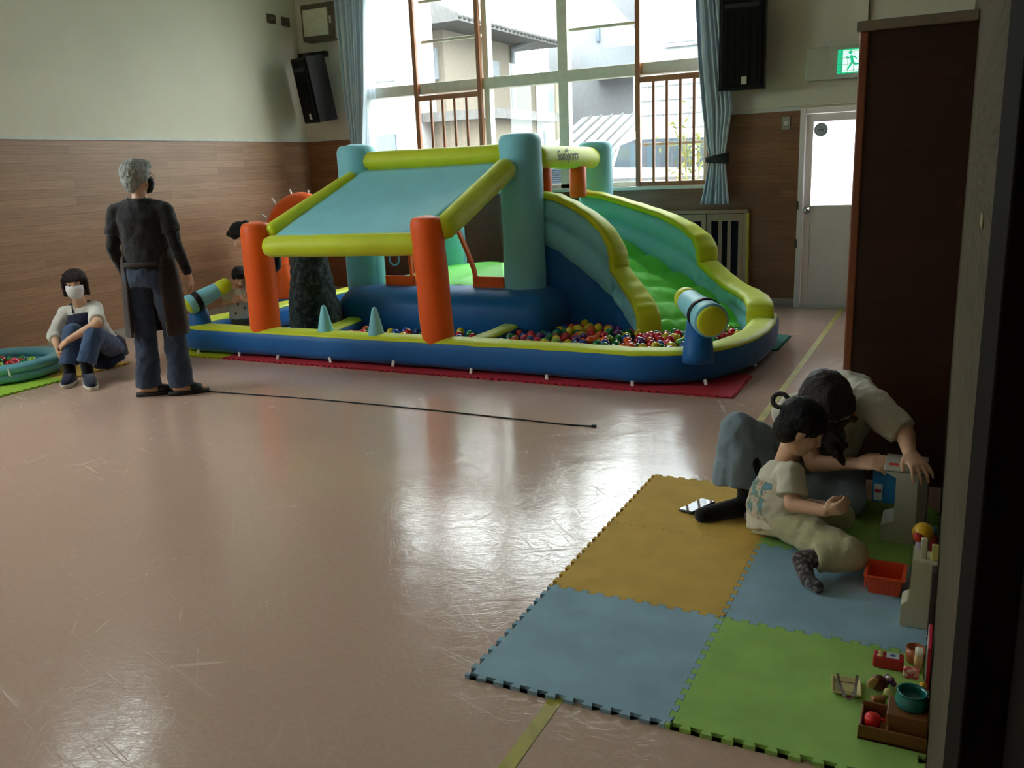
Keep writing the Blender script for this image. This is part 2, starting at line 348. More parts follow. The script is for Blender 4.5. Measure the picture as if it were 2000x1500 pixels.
# sash rails of the panes
for k, (x0, x1, z) in enumerate(((-5.49, -4.72, 2.83), (-3.69, -2.93, 2.78), (-2.90, -2.24, 1.60), (-5.49, -4.72, 3.25), (-3.69, -2.93, 3.25))):
    link('sash_rail', box(nb(), x0, Yw+.01, z, x1, Yw+.04, z+.028, .003), M['metal'], win, smooth=False)
xs = [WX0+.06, -5.515, -4.68, -3.8]; xe = [-5.515, -4.68, -3.8, -3.69]
for x0, x1 in ((WX0+.06, -5.5), (-5.5, -4.68), (-4.615, -3.8), (-3.69, -2.92), (-2.92, WX1-.06)):
    for z0, z1 in ((WZ0+.05, TZ0), (TZ1, WZ1-.06)):
        link('glass_pane', box(nb(), x0, Yw-.002, z0, x1, Yw+.002, z1), M['lens'], win, smooth=False)
# wooden guard grilles (posts run full height)
def grille(x0, x1, n, zb, label):
    g = empty('window_guard_grille', (x0, YB-.02, zb), label, 'window guard')
    for x in (x0-.006, x1-.042): link('post', box(nb(), x, YB-.055, zb, x+.050, YB-.012, WZ1, .005), M['wood'], g, smooth=False)
    link('top_rail', box(nb(), x0+.042, YB-.045, TZ0-.075, x1-.042, YB-.015, TZ0-.02, .004), M['wood'], g, smooth=False)
    link('bottom_rail', box(nb(), x0+.042, YB-.045, zb, x1-.042, YB-.015, zb+.04, .004), M['wood'], g, smooth=False)
    for i in range(n):
        x = x0+.042 + (x1-x0-.084)*(i+1)/(n+1)
        link('bar', box(nb(), x-.014, YB-.042, zb+.04, x+.014, YB-.018, TZ0-.075, .006), M['wood'], g, smooth=False)
grille(-5.535, -4.69, 4, 1.205, 'brown wooden barred guard over the left lower window beside the blue curtain')
grille(-2.935, -2.17, 4, 1.205, 'brown wooden barred guard over the right lower window, in front of the parked white van')
# ------------------------------------------------------------------ door
def door():
    d = struct(link('door_1', box(nb(), DX0+.075, YB+.02, .02, DX1, YB+.06, .90, .004), M['doorp'], smooth=False))
    bm = nb()
    box(bm, DX0, YB-.03, 0, DX0+.05, YB+.12, DZ1, .004); box(bm, DX0+.05, YB-.02, DZ1-.05, DX1+.02, YB+.12, DZ1, .004); box(bm, DX1, YB-.03, 0, DX1+.05, YB+.12, DZ1, .004)
    link('door_frame', bm, M['doorp'], d, smooth=False)
    bm = nb()
    box(bm, DX0+.055, YB+.01, .02, DX0+.115, YB+.07, DZ1-.055); box(bm, DX1-.07, YB+.01, .02, DX1-.01, YB+.07, DZ1-.055)
    box(bm, DX0+.115, YB+.01, .86, DX1-.07, YB+.07, .975); box(bm, DX0+.115, YB+.01, DZ1-.125, DX1-.07, YB+.07, DZ1-.055); box(bm, DX0+.115, YB+.01, .02, DX1-.07, YB+.07, .13)
    link('stile_frame', bm, M['doorp'], d, smooth=False)
    fm = mat('frosted_door_glass', (235, 238, 240), .9, trans=0); 
    m, t, b, out = nodes('frosted_translucent_glass'); t.nodes.remove(b)
    a = t.nodes.new('ShaderNodeBsdfTransparent'); c = t.nodes.new('ShaderNodeBsdfTranslucent'); x = t.nodes.new('ShaderNodeMixShader'); x.inputs[0].default_value = .55
    c.inputs[0].default_value = (.95, .96, 1, 1)
    t.links.new(a.outputs[0], x.inputs[1]); t.links.new(c.outputs[0], x.inputs[2]); t.links.new(x.outputs[0], out.inputs[0])
    link('glass_pane', box(nb(), DX0+.11, YB+.035, .97, DX1-.065, YB+.045, DZ1-.12), m, d, smooth=False)
    bm = nb(); lathe(bm, (DX0+.085, YB+.008, .93), [(.001, 0), (.032, 0), (.034, .006), (.015, .012), (.014, .03), (.026, .036), (.028, .055), (.018, .066), (.001, .068)], 24, (0, -1, 0))
    link('door_knob', bm, M['chrome'], d)
    for z in (.62, .98): link('hinge', box(nb(), DX0-.006, YB-.042, z-.04, DX0+.012, YB-.028, z+.04, .003), mat('dark_hinge_metal', (50, 46, 42), .5), d, smooth=False)
    link('threshold', box(nb(), DX0, YB-.02, -.02, DX1+.05, YB+.14, .03, .003), M['white'], d, smooth=False)
    return d
door()
def ring_mesh(c, r, t):
    bm = nb(); sweep(bm, [(c[0]+r*math.cos(a), c[1], c[2]+r*math.sin(a)) for a in [2*PI*i/32 for i in range(32)]], circ(t, 6, .0006), up=Vector((0, 1, 0)), loop=True); return bm
s1 = empty('round_sticker', (-1.165, YB+.03, 1.665), 'round grey printed sticker on the upper corner of the bright door glass', 'sticker')
link('sticker_disc', lathe(nb(), (-1.165, YB+.034, 1.665), [(.001, 0), (.062, 0)], 32, (0, -1, 0)), glass_mat('semi_transparent_sticker_film', (.045, .052, .044), .12, .3), s1)
link('printed_ring', ring_mesh((-1.165, YB+.0315, 1.665), .048, .0025), translucent_mat('sticker_ring_print', (140, 146, 138), .62), s1)
link('printed_band', box(nb(), -1.190, YB+.0295, 1.659, -1.140, YB+.0305, 1.671), MATS['sticker_ring_print'], s1)
# ------------------------------------------------------------------ hatch with wooden slatted doors
def hatch():
    h = empty('slatted_cabinet', (HX0, YB, HZ0), 'low pale wooden cabinet with vertical slatted doors built into the wall behind the slide', 'cabinet')
    bm = nb(); box(bm, HX0, YB-.07, HZ0-.01, HX0+.05, YB+.02, HZ1); box(bm, HX1-.05, YB-.07, HZ0-.01, HX1-.018, YB+.02, HZ1); box(bm, HX0, YB-.075, HZ1-.012, HX1, YB+.02, HZ1+.022, .004); box(bm, HX0, YB-.07, HZ0-.01, HX1-.018, YB+.02, HZ0+.02)
    link('frame', bm, M['pine'], h, smooth=False)
    link('edge_strip', box(nb(), HX1-.018, YB-.075, .02, HX1+.006, YB, HZ1-.012, .002), mat('yellow_edge_strip', (190, 170, 60), .6), h, smooth=False)
    n = 3; xw = (HX1-.05-HX0-.05)/n
    for k in range(n):
        a = HX0+.05+k*xw+.004; b = a+xw-.008
        bm = nb(); box(bm, a, YB-.06, HZ0+.024, a+.045, YB-.035, HZ1-.02); box(bm, b-.045, YB-.06, HZ0+.024, b, YB-.035, HZ1-.02)
        box(bm, a+.045, YB-.06, HZ1-.085, b-.045, YB-.035, HZ1-.02); box(bm, a+.045, YB-.06, HZ0+.024, b-.045, YB-.035, HZ0+.09)
        d = link('cabinet_door', bm, M['pine'], h, smooth=False)
        for j in range(2):
            x = a+.045+(b-a-.09)*(j+1)/3; link('slat', box(nb(), x-.018, YB-.057, HZ0+.09, x+.018, YB-.038, HZ1-.085, .003), M['pine'], d, smooth=False)
hatch()
# ------------------------------------------------------------------ wall fittings
def plate(name, x, y, z, w_, h_, side, label, cat, col=(150, 146, 128)):
    e = empty(name, (x, y, z), label, cat); m1 = mat('plate_'+str(col), col, .5)
    if side == 'B':
        link('cover_plate', box(nb(), x-w_/2, y-.012, z-h_/2, x+w_/2, y, z+h_/2, .003), m1, e, smooth=False)
        link('rocker', box(nb(), x-w_/5, y-.02, z-h_/6, x+w_/5, y-.01, z+h_/6, .002), M['white'], e, smooth=False)
    else:
        link('cover_plate', box(nb(), x, y-w_/2, z-h_/2, x+.012, y+w_/2, z+h_/2, .003), m1, e, smooth=False)
        link('rocker', box(nb(), x+.01, y-w_/5, z-h_/6, x+.02, y+w_/5, z+h_/6, .002), mat('plate_rocker', (120, 110, 100), .5), e, smooth=False)
plate('light_switch', -1.475, YB, 1.74, .075, .12, 'B', 'small grey light switch plate on the wood panelling left of the door', 'light switch')
P1 = JX(529, 37, XL); P2 = JX(557, 43, XL)
plate('wall_socket', XL, P1.y, P1.z, .14, .10, 'L', 'left one of two small brown plates high on the pale left wall', 'wall plate', (92, 80, 66))
plate('wall_socket', XL, P2.y, P2.z, .14, .10, 'L', 'right one of two small brown plates high on the pale left wall, nearer the corner', 'wall plate', (92, 80, 66))
def speaker(c, W_, H_, D_, yaw, tilt, label, bracket):
    e = empty('wall_speaker', c, label, 'loudspeaker'); R_ = Euler((tilt, 0, yaw)).to_matrix().to_4x4(); T_ = Matrix.Translation(Vector(c)) @ R_
    def mk(name, bm, m):
        bmesh.ops.transform(bm, matrix=T_, verts=bm.verts); return link(name, bm, m, e, smooth=False)
    bm = nb(); prism(bm, [(-W_/2, -D_/2), (W_/2, -D_/2), (W_/2, D_/2-.04), (W_/2-.07, D_/2), (-W_/2+.07, D_/2), (-W_/2, D_/2-.04)], -H_/2, H_/2); mk('cabinet', bm, mat('speaker_cabinet_black', (20, 19, 21), .5, .25))
    bm = nb(); box(bm, -W_/2+.02, -D_/2-.02, -H_/2+.02, W_/2-.02, -D_/2+.001, H_/2-.02, .008)
    gm = mat('speaker_grille_black', (12, 11, 11), .7, .2)
    mk('grille', bm, gm)
    bm = nb(); box(bm, -W_/2+.05, -D_/2-.028, H_/2-.15, W_/2-.05, -D_/2-.018, H_/2-.11, .003); mk('horn_slot', bm, mat('speaker_slot_grey', (34, 34, 36), .4))
    bm = nb()
    for i in range(5): x = -W_/2+.07+i*(W_-.14)/4; box(bm, x-.004, -D_/2-.026, -H_/2+.06, x+.004, -D_/2-.018, H_/2-.2)
    mk('grille_rib', bm, gm)
    bm = nb(); box(bm, .0, -D_/2-.026, -H_/2+.045, .05, -D_/2-.018, -H_/2+.11, .002); mk('badge', bm, mat('speaker_badge', (200, 198, 190), .4))
    bm = nb()
    for b in bracket: box(bm, *b)
    link('wall_bracket', bm, M['black'], e, smooth=False)
cL = (J(610, 170, 8.55) + J(625, 180, 8.55))/2
speaker((cL.x+.02, 8.52, cL.z), .33, .72, .28, -.35, .16, 'black loudspeaker tilted down on its bracket in the corner left of the left curtain', [(-7.12, YB-.06, 2.80, -6.72, YB, 2.86), (-6.98, 8.60, 2.76, -6.92, YB-.02, 2.83)])
cR = J(1452, 88, 8.55)
speaker((cR.x, 8.54, cR.z+.03), .40, .84, .28, .12, .04, 'black loudspeaker hanging right of the right curtain, left of the exit sign', [(cR.x-.06, 8.65, cR.z+.42, cR.x+.06, YB, cR.z+.50), (cR.x-.15, YB-.03, cR.z+.3, cR.x+.15, YB, cR.z+.55)])
def monitor():
    a = J(596, 22, 8.7); b = J(648, 68, 8.7)
    e = empty('wall_box', (a.x, 8.75, b.z), 'white square panel in a brown frame on the wall above the left speaker', 'wall box')
    link('case', box(nb(), a.x-.04, 8.66, b.z-.05, b.x+.09, YB, a.z+.06, .01), mat('box_case_brown', (86, 78, 62), .6), e, smooth=False)
    link('front_panel', box(nb(), a.x, 8.64, b.z, b.x, 8.67, a.z, .004), mat('panel_cream', (196, 194, 172), .6), e, smooth=False)
    link('latch', box(nb(), b.x+.02, 8.645, b.z+.12, b.x+.04, 8.665, b.z+.2), M['metal'], e, smooth=False)
monitor()
# exit sign (running person pictogram) with wire guard
def exit_sign():
    z0, z1 = 2.095, 2.375; x0, x1 = -1.30, -.80; y = YB-.10
    e = empty('exit_sign', (x0, YB, z0), 'green lit exit sign with running figure behind a wire guard above the door', 'exit sign')
    link('housing', box(nb(), x0, y, z0, x1, YB, z1, .005), mat('housing_cream', (186, 186, 164), .6), e, smooth=False)
    gx0 = -1.03; gm, t, b, out = nodes('exit_green_panel'); b.inputs['Base Color'].default_value = (0, .25, .12, 1); b.inputs['Emission Color'].default_value = (.01, .55, .26, 1); b.inputs['Emission Strength'].default_value = .8
    wm, t, b, out = nodes('exit_white_panel'); b.inputs['Base Color'].default_value = (.7, .8, .75, 1); b.inputs['Emission Color'].default_value = (.62, .9, .78, 1); b.inputs['Emission Strength'].default_value = .95
    link('lit_panel', box(nb(), gx0, y-.006, z0+.04, x1-.02, y+.001, z1-.035), gm, e, smooth=False)
    link('white_field', box(nb(), gx0+.045, y-.009, z0+.05, x1-.03, y-.004, z1-.045), wm, e, smooth=False)
    bm = nb(); cx = gx0+.115; yy = y-.012; s = .92
    def seg(a, b_, r): cap_(bm, (cx+a[0]*s, yy, 2.235+a[1]*s), (cx+b_[0]*s, yy, 2.235+b_[1]*s), r, n=8)
    ell(bm, (cx-.008, yy, 2.235+.075), (.016, .004, .016))
    seg((0, .045), (.01, -.005), .012); seg((0, .045), (-.03, .03), .006); seg((-.03, .03), (-.045, .045), .006); seg((.0, .045), (.035, .04), .006); seg((.035, .04), (.045, .02), .006)
    seg((.01, -.008), (-.012, -.045), .009); seg((-.012, -.045), (-.03, -.07), .007); seg((.01, -.008), (.04, -.03), .009); seg((.04, -.03), (.065, -.028), .007)
    for v in bm.verts: v.co.y = yy + (v.co.y-yy)*.2
    link('running_figure', bm, gm, e)
    bm = nb(); wx0, wx1, wz0, wz1, wy = -1.09, -.74, 2.05, 2.42, y-.05
    for i in range(8): x = wx0+(wx1-wx0)*i/7; cap_(bm, (x, wy, wz0), (x, wy, wz1), .0016, n=5)
    for i in range(8): z = wz0+(wz1-wz0)*i/7; cap_(bm, (wx0, wy, z), (wx1, wy, z), .0016, n=5)
    for x in (wx0, wx1):
        for z in (wz0, wz1): cap_(bm, (x, wy, z), (x, YB, z), .0016, n=5)
    link('wire_guard', bm, M['metal'], e)
exit_sign()
# ------------------------------------------------------------------ curtains
def curtain(name, secs, label, pleats, amp, tie=None, extra=None):
    # secs: (z, x0, x1, y, ampscale)
    e = empty(name, ((secs[-1][1]+secs[-1][2])/2, secs[-1][3], secs[-1][0]), label, 'curtain')
    bm = nb(); n = 150; rows = []
    for z, x0, x1, y, am in secs:
        r = []
        for i in range(n+1):
            t = i/n; ph = pleats*2*PI*t
            r.append(bm.verts.new((x0+(x1-x0)*(t+.25*math.sin(ph*.5+1.1)/pleats), y+amp*am*(math.sin(ph)+.35*math.sin(ph*1.7+z*.6)), z)))
        rows.append(r)
    for a, b in zip(rows, rows[1:]):
        for i in range(n): bm.faces.new((a[i], a[i+1], b[i+1], b[i]))
    ob = link('curtain_cloth', bm, M['curtain'], e); sd = ob.modifiers.new('s', 'SOLIDIFY'); sd.thickness = .004
    return e
def interp(keys, n):
    out = []
    for i in range(n+1):
        z = keys[0][0] + (keys[-1][0]-keys[0][0])*i/n
        for a, b in zip(keys, keys[1:]):
            if b[0] <= z+1e-9 <= a[0]+1e-6:
                t = (a[0]-z)/(a[0]-b[0]); t = t*t*(3-2*t); out.append(tuple(a[k]+(b[k]-a[k])*t for k in range(5))); break
    out[0] = (keys[0][0], *out[0][1:]); return out
a0, a1 = J(655, 0, 8.66), J(716, 0, 8.66); b0, b1 = J(686, 285, 8.66), J(713, 285, 8.66)
curtain('left_curtain'.replace('left_', 'window_'), interp([(4.0, a0.x-.1, a1.x+.02, 8.64, 1), (a0.z, a0.x, a1.x, 8.64, 1), (2.4, (a0.x*.55+b0.x*.45), (a1.x*.5+b1.x*.5), 8.64, 1), (b0.z, b0.x+.02, b1.x, 8.64, .8), (1.15, b0.x+.06, b1.x, 8.64, .6), (.75, b0.x-.05, b1.x+.06, 8.64, 1)], 40), 'pale blue pleated curtain gathered at the left end of the window', 9, .035)
lin_e = empty('sheer_curtain', (-6.1, 8.72, 1.3), 'sheer white lining curtain behind the left blue curtain, against the bright glass', 'curtain')
sm_, t, b, out = nodes('sheer_white_cloth'); t.nodes.remove(b)
a = t.nodes.new('ShaderNodeBsdfTransparent'); c = t.nodes.new('ShaderNodeBsdfTranslucent'); c2 = t.nodes.new('ShaderNodeBsdfDiffuse'); x1_ = t.nodes.new('ShaderNodeMixShader'); x2_ = t.nodes.new('ShaderNodeMixShader')
x1_.inputs[0].default_value = .5; x2_.inputs[0].default_value = .7; c.inputs[0].default_value = (.6, .68, .75, 1); c2.inputs[0].default_value = (.6, .68, .75, 1)
t.links.new(c.outputs[0], x1_.inputs[1]); t.links.new(c2.outputs[0], x1_.inputs[2]); t.links.new(a.outputs[0], x2_.inputs[1]); t.links.new(x1_.outputs[0], x2_.inputs[2]); t.links.new(x2_.outputs[0], out.inputs[0])
bm = nb(); rows = []
for i in range(31):
    z = 3.44-i*(2.2/30); xr = -6.14+.10*math.sin(max(0, min(1, (z-1.3)/2.2))*PI); xl = xr-.22-.04*math.sin(z)
    rows.append([bm.verts.new((xl+(xr-xl)*k/24, 8.74+.014*math.sin(k*1.3), z)) for k in range(25)])
for a, b in zip(rows, rows[1:]):
    for i in range(24): bm.faces.new((a[i], a[i+1], b[i+1], b[i]))
link('curtain_cloth', bm, sm_, lin_e)
def px2(x0, x1, y, Y=8.66):
    p, q = J(x0, y, Y), J(x1, y, Y); return p, q
k = []
for x0, x1, y, am in ((1357, 1412, 0, 1), (1362, 1424, 120, 1), (1370, 1432, 215, 1), (1378, 1422, 275, .7), (1384, 1417, 305, .35), (1380, 1420, 335, .7), (1372, 1424, 375, 1), (1366, 1427, 398, 1.1)):
    p, q = px2(x0, x1, y); k.append(((p.z+q.z)/2, p.x, q.x, 8.64, am))
k = [(4.0, k[0][1]-.1, k[0][2]+.05, 8.64, 1)] + k
cr = curtain('window_curtain', interp(k, 60), 'pale blue curtain tied back with a black band right of the window', 7, .04)
p, q = px2(1380, 1421, 308, 8.64); bm = nb()
loft(bm, [((( p.x+q.x)/2, 8.64, p.z-.035-.02), ((q.x-p.x)/2+.012, 0, -.01), (0, .055, 0)), ((( p.x+q.x)/2, 8.64, p.z+.02), ((q.x-p.x)/2+.014, 0, .02), (0, .057, 0))], 28)
link('tie_band', bm, mat('black_tie_band', (28, 34, 36), .8), cr)
# ------------------------------------------------------------------ brown panel partition on the right
def partition():
    Y = 4.04; x0 = -.395; zt = 1.918
    e = empty('wooden_partition', (x0, Y, 0), 'tall dark brown wooden partition panel with pale top rail behind the crouching woman', 'partition')
    link('panel', box(nb(), x0+.035, Y, 0, XR-.001, Y+.35, zt), M['dkwood'], e, smooth=False)
    link('corner_post', box(nb(), x0, Y-.008, 0, x0+.035, Y+.35, zt, .006), mat('red_brown_edge_wood', (124, 66, 36), .35), e, smooth=False)
    link('top_rail', box(nb(), x0-.012, Y-.02, zt, XR-.001, Y+.37, zt+.04, .004), mat('weathered_top_rail', (118, 106, 84), .6), e, smooth=False)
partition()
t1 = empty('adhesive_tape_scrap', (XR, 1.6, 1.3), 'small yellow scrap of adhesive tape stuck on the boarded wall at right', 'tape')
_r = ray(1920, 430); _t = XR/_r.x; _p = Vector((0, 0, CAMH))+_r*_t
t1.location = _p
link('tape', box(nb(), XR-.002, _p.y-.05, _p.z-.008, XR, _p.y+.05, _p.z+.008), mat('yellowed_tape', (130, 124, 76), .6), t1, smooth=False)
# floor marking lines
struct(link('floor_line_yellow', box(nb(), -.915, YF, 0, -.875, YB-.02, .0012), mat('worn_yellow_line', (178, 168, 62), .5, var=.2, scale=14), smooth=False))
# ================================================================== OUTSIDE
def outside():
    cream = mat('cream_render_wall', (128, 119, 106), .9); whitew = mat('white_render_wall', (158, 160, 164), .9); tile = mat('grey_roof_tile', (94, 93, 92), .8, var=.2, scale=10)
    gl = mat('dark_outdoor_glass', (80, 92, 106), .15); alu = mat('outdoor_aluminium', (124, 130, 136), .5); gry = mat('grey_concrete', (118, 120, 124), .9)
    struct(link('ground_outside', box(nb(), -45, YB+.2, -.45, 20, 60, -.35), mat('pale_asphalt', (108, 108, 106), .9), smooth=False))
    # house with tiled eave: long side faces +x
    c0 = J(872, 200, 15.4); xw = c0.x; far = JX(1005, 160, xw); zt = J(875, 20, 15.4).z
    h = empty('house', (xw-3, 16.4, -.35), 'cream house with grey tiled eave seen through the left upper panes', 'house')
    link('wall', box(nb(), xw-5.5, 15.4, -.35, xw, far.y, zt), cream, h, smooth=False)
    bm = nb(); ov = .75
    prism(bm, [(xw-6.2, zt-.35), (xw+ov, zt-.32), (xw+ov, zt-.20), (xw-2.7, zt+1.5), (xw-6.2, zt-.2)], 14.7, far.y+1.0, 'XZ')
    link('roof', bm, tile, h, smooth=False)
    bm = nb(); n = 26
    for i in range(n):
        y = 14.75+(far.y+.9-14.75)*i/(n-1); cap_(bm, (xw+ov+.02, y, zt-.24), (xw-2.6, y, zt+1.44), .05, n=8)
    o = link('roof_tiles', bm, tile, h)
    bm = nb(); cap_(bm, (xw+.05, far.y-.15, zt-.4), (xw+.05, far.y-.15, -.3), .05, n=10); cap_(bm, (xw+.05, far.y-.15, zt-.4), (xw+ov-.05, far.y-.15, zt-.26), .05, n=10); link('downpipe', bm, alu, h)
    q0 = JX(955, 118, xw); q1 = JX(972, 150, xw); link('louvre_window', box(nb(), xw-.02, q0.y, q1.z, xw+.05, q1.y, q0.z), alu, h, smooth=False)
    a = J(818, 98, 15.4); b = J(858, 155, 15.4); w1 = link('window', box(nb(), a.x, 15.33, b.z, b.x, 15.4, a.z), alu, h, smooth=False); link('pane', box(nb(), a.x+.06, 15.31, b.z+.06, b.x-.06, 15.335, a.z-.06), mat('pale_blind_pane', (160, 156, 152), .4), w1, smooth=False)
    # white house far left
    a = J(700, 60, 12.2); b = J(802, 250, 12.2)
    h = empty('house', ((a.x+b.x)/2, 12.5, -.35), 'white house wall with one grey framed window behind the left end panes', 'house')
    link('wall', box(nb(), a.x-3, 12.2, -.35, b.x-.1, 13.2, J(750, -80, 12.2).z), whitew, h, smooth=False)
    a = J(732, 78, 12.2); b = J(768, 152, 12.2)
    f = link('window', box(nb(), a.x-.05, 12.1, b.z-.05, b.x+.05, 12.2, a.z+.05), alu, h, smooth=False); link('pane', box(nb(), a.x+.03, 12.08, b.z+.03, b.x-.03, 12.11, a.z-.03), whitew, f, smooth=False)
    a = J(728, 262, 12.2); b = J(785, 300, 12.2)
    f = link('window', box(nb(), a.x-.05, 12.1, b.z-.05, b.x+.05, 12.2, a.z+.05), alu, h, smooth=False); link('pane', box(nb(), a.x+.03, 12.08, b.z+.03, b.x-.03, 12.11, a.z-.03), gl, f, smooth=False)
    # utility pole
    c = J(792, 200, 11.4); u = tag(link('utility_pole', lathe(nb(), (c.x, 11.4, -.35), [(.14, 0), (.14, .01), (.12, 7), (.001, 7)], 16), mat('pale_concrete_pole', (170, 170, 172), .8)), 'pale concrete utility pole outside the left window panes', 'pole')
    # low garage with flat roof edge
    a = J(818, 196, 12.8); xg = JX(1090, 243, -6.9)
    h = empty('garage', (-8, 13, -.35), 'low cream garage with a dark flat roof edge outside the middle lower panes', 'garage')
    yl = 13.0; a = J(835, 208, yl); xr = J(955, 220, yl).x; yr = JX(1085, 250, xr).y
    link('wall', box(nb(), a.x-.2, yl, -.35, xr, min(yr, 15.1), a.z-.25), cream, h, smooth=False)
    link('roof_edge', box(nb(), a.x-.4, yl-.3, a.z-.27, xr+.25, min(yr, 15.0)+.3, a.z-.12), tile, h, smooth=False)
    q0 = JX(1062, 255, xr); q1 = JX(1080, 290, xr); link('window', box(nb(), xr-.02, q0.y, q1.z, xr+.04, q1.y, q0.z), gl, h, smooth=False)
    # small wing behind
    a = J(1005, 165, 19); b = J(1088, 240, 19); h = empty('annex', (a.x, 19, -.35), 'small beige annex with a narrow window beyond the centre pane', 'house')
    link('wall', box(nb(), a.x, 19, -.35, b.x, 19.7, a.z), cream, h, smooth=False); q = J(1073, 175, 19); r = J(1082, 215, 19); link('window', box(nb(), q.x, 18.95, r.z, r.x, 19.0, q.z), gl, h, smooth=False)
    # apartment building with balcony, right panes
    a = J(1098, 20, 21); b = J(1205, 135, 21)
    h = empty('apartment_building', (a.x, 20, -.35), 'pale grey apartment building with a balcony behind the right upper panes', 'building')
    ztp = J(1150, -60, 20).z
    link('wall', box(nb(), a.x-.4, 21, -.35, b.x+.4, 24, ztp), gry, h, smooth=False)
    p, q = J(1110, 92, 19.2), J(1240, 132, 19.2); link('balcony', box(nb(), p.x, 20.0, q.z, q.x, 21, p.z), alu, h, smooth=False)
    p, q = J(1095, 0, 17.5), J(1200, 50, 17.5)
    bm = nb(); prism(bm, [(p.x, J(1100, -40, 17.5).z), (J(1165, -5, 17.5).x, J(1165, -40, 17.5).z), (J(1245, 55, 17.5).x, J(1245, 60, 17.5).z), (J(1245, 20, 17.5).x, J(1245, 12, 17.5).z), (J(1215, -40, 17.5).x, J(1215, -60, 17.5).z)], 17.4, 19.5, 'XZ'); link('stair_canopy', bm, mat('canopy_grey', (96, 98, 102), .8), h, smooth=False)
    p, q = J(1135, 45, 20), J(1142, 72, 20); link('window', box(nb(), p.x, 20.93, q.z, q.x, 21, p.z), gl, h, smooth=False)
    # white house on the right with a wide window
    a = J(1248, -20, 15.5); b = J(1500, 112, 15.5)
    h = empty('house', (a.x+1.5, 15.5, -.35), 'bright white house wall with a sliding window at the right end panes', 'house')
    link('wall', box(nb(), a.x, 15.5, -.35, b.x+1.5, 18, J(1300, -80, 15.5).z), whitew, h, smooth=False)
    p, q = J(1298, -10, 15.5), J(1357, 88, 15.5); f = link('window', box(nb(), p.x, 15.42, q.z, q.x+.6, 15.5, p.z+.4), alu, h, smooth=False)
    mx = J(1330, 40, 15.5).x
    for u0, u1 in ((p.x+.06, mx-.03), (mx+.03, q.x+.55)): link('pane', box(nb(), u0, 15.40, q.z+.07, u1, 15.43, p.z+.35), mat('bright_window_pane', (205, 212, 222), .3), f, smooth=False)
    # panel fence with grid
    fn = empty('mesh_fence', (J(1300, 200, 14.2).x, 14.2, -.35), 'pale panel fence with thin grid lines above the van roof', 'fence')
    p, q = J(1240, 145, 14.2), J(1420, 262, 14.2); link('panel', box(nb(), p.x, 14.2, -.35, q.x+1, 14.25, p.z), whitew, fn, smooth=False)
    bm = nb()
    for i in range(14): x = p.x+i*.22; box(bm, x, 14.17, q.z-.3, x+.012, 14.2, p.z)
    for i in range(6): z = q.z-.3+i*.22; box(bm, p.x, 14.17, z, q.x+1, 14.2, z+.012)
    link('grid_bars', bm, alu, fn, smooth=False)
    # low metal roof
    p, q = J(1108, 232, 18), J(1195, 292, 18); h = empty('shed', (p.x, 18, -.35), 'shed with a pale standing seam metal roof behind the right lower pane', 'shed')
    bm = nb(); prism(bm, [(17.2, J(1150, 292, 17.2).z), (19.4, J(1150, 228, 19.4).z), (19.4, J(1150, 228, 19.4).z-.1), (17.2, J(1150, 292, 17.2).z-.1)], p.x-.2, q.x+.3, 'YZ'); link('roof', bm, alu, h, smooth=False)
    bm = nb()
    for i in range(6): x = p.x+i*.25; prism(bm, [(17.2, J(1150, 292, 17.2).z+.04), (19.4, J(1150, 228, 19.4).z+.04), (19.4, J(1150, 228, 19.4).z), (17.2, J(1150, 292, 17.2).z)], x, x+.03, 'YZ')
    link('seam', bm, tile, h, smooth=False)
    link('wall', box(nb(), p.x, 17.4, -.35, q.x, 19.3, J(1150, 292, 17.4).z-.05), gry, h, smooth=False)
    p, q = J(1065, 332, 11.5), J(1092, 365, 11.5); l = empty('louvre_unit', (p.x, 11.5, -.35), 'white louvred outdoor unit low behind the centre pane', 'outdoor unit')
    link('case', box(nb(), p.x-.1, 11.5, -.35, q.x+.1, 11.8, p.z+.05), whitew, l, smooth=False)
    bm = nb()
    for i in range(9): z = q.z+(p.z-q.z)*i/8; box(bm, p.x-.06, 11.46, z-.01, q.x+.06, 11.5, z+.008)
    link('louvre_slats', bm, gl, l, smooth=False)
    # parked white van, nose to the left
    v = empty('van', (J(1280, 360, 11.2).x, 11.6, -.35), 'white one-box van parked outside the right end panes', 'van')
    Yv = 11.3; Z = lambda px, py: J(px, py, Yv)
    out = [Z(1178, 420), Z(1176, 372), Z(1186, 335), Z(1205, 285), Z(1222, 262), Z(1250, 252), Z(1520, 246), Z(1530, 300), Z(1530, 420)]
    bm = nb(); prism(bm, [(p.x, p.z) for p in out], Yv, Yv+1.6, 'XZ'); es = [e for e in bm.edges]; bmesh.ops.bevel(bm, geom=es, offset=.05, segments=2, affect='EDGES'); link('body', bm, mat('white_car_paint', (214, 216, 218), .2, coat=.6), v)
    for nm, pts in (('windscreen_side_glass', [(1199, 326), (1212, 284), (1243, 272), (1243, 326)]), ('side_window', [(1254, 326), (1254, 272), (1352, 268), (1352, 326)]), ('side_window', [(1362, 326), (1362, 268), (1460, 266), (1460, 326)])):
        bm = nb(); prism(bm, [(Z(*p).x, Z(*p).z) for p in pts], Yv-.012, Yv+.02, 'XZ'); link(nm, bm, gl, v, smooth=False)
    bm = nb(); a = Z(1180, 352); b = Z(1520, 350); box(bm, a.x, Yv-.03, a.z-.02, b.x, Yv+.01, a.z+.02); link('side_trim', bm, gry, v, smooth=False)
    for px in (1225, 1440):
        c = Z(px, 415); link('wheel', lathe(nb(), (c.x, Yv+.02, -.06), [(.001, -.02), (.2, -.02), (.29, 0), (.29, .2), (.001, .2)], 24, (0, 1, 0)), M['black'], v)
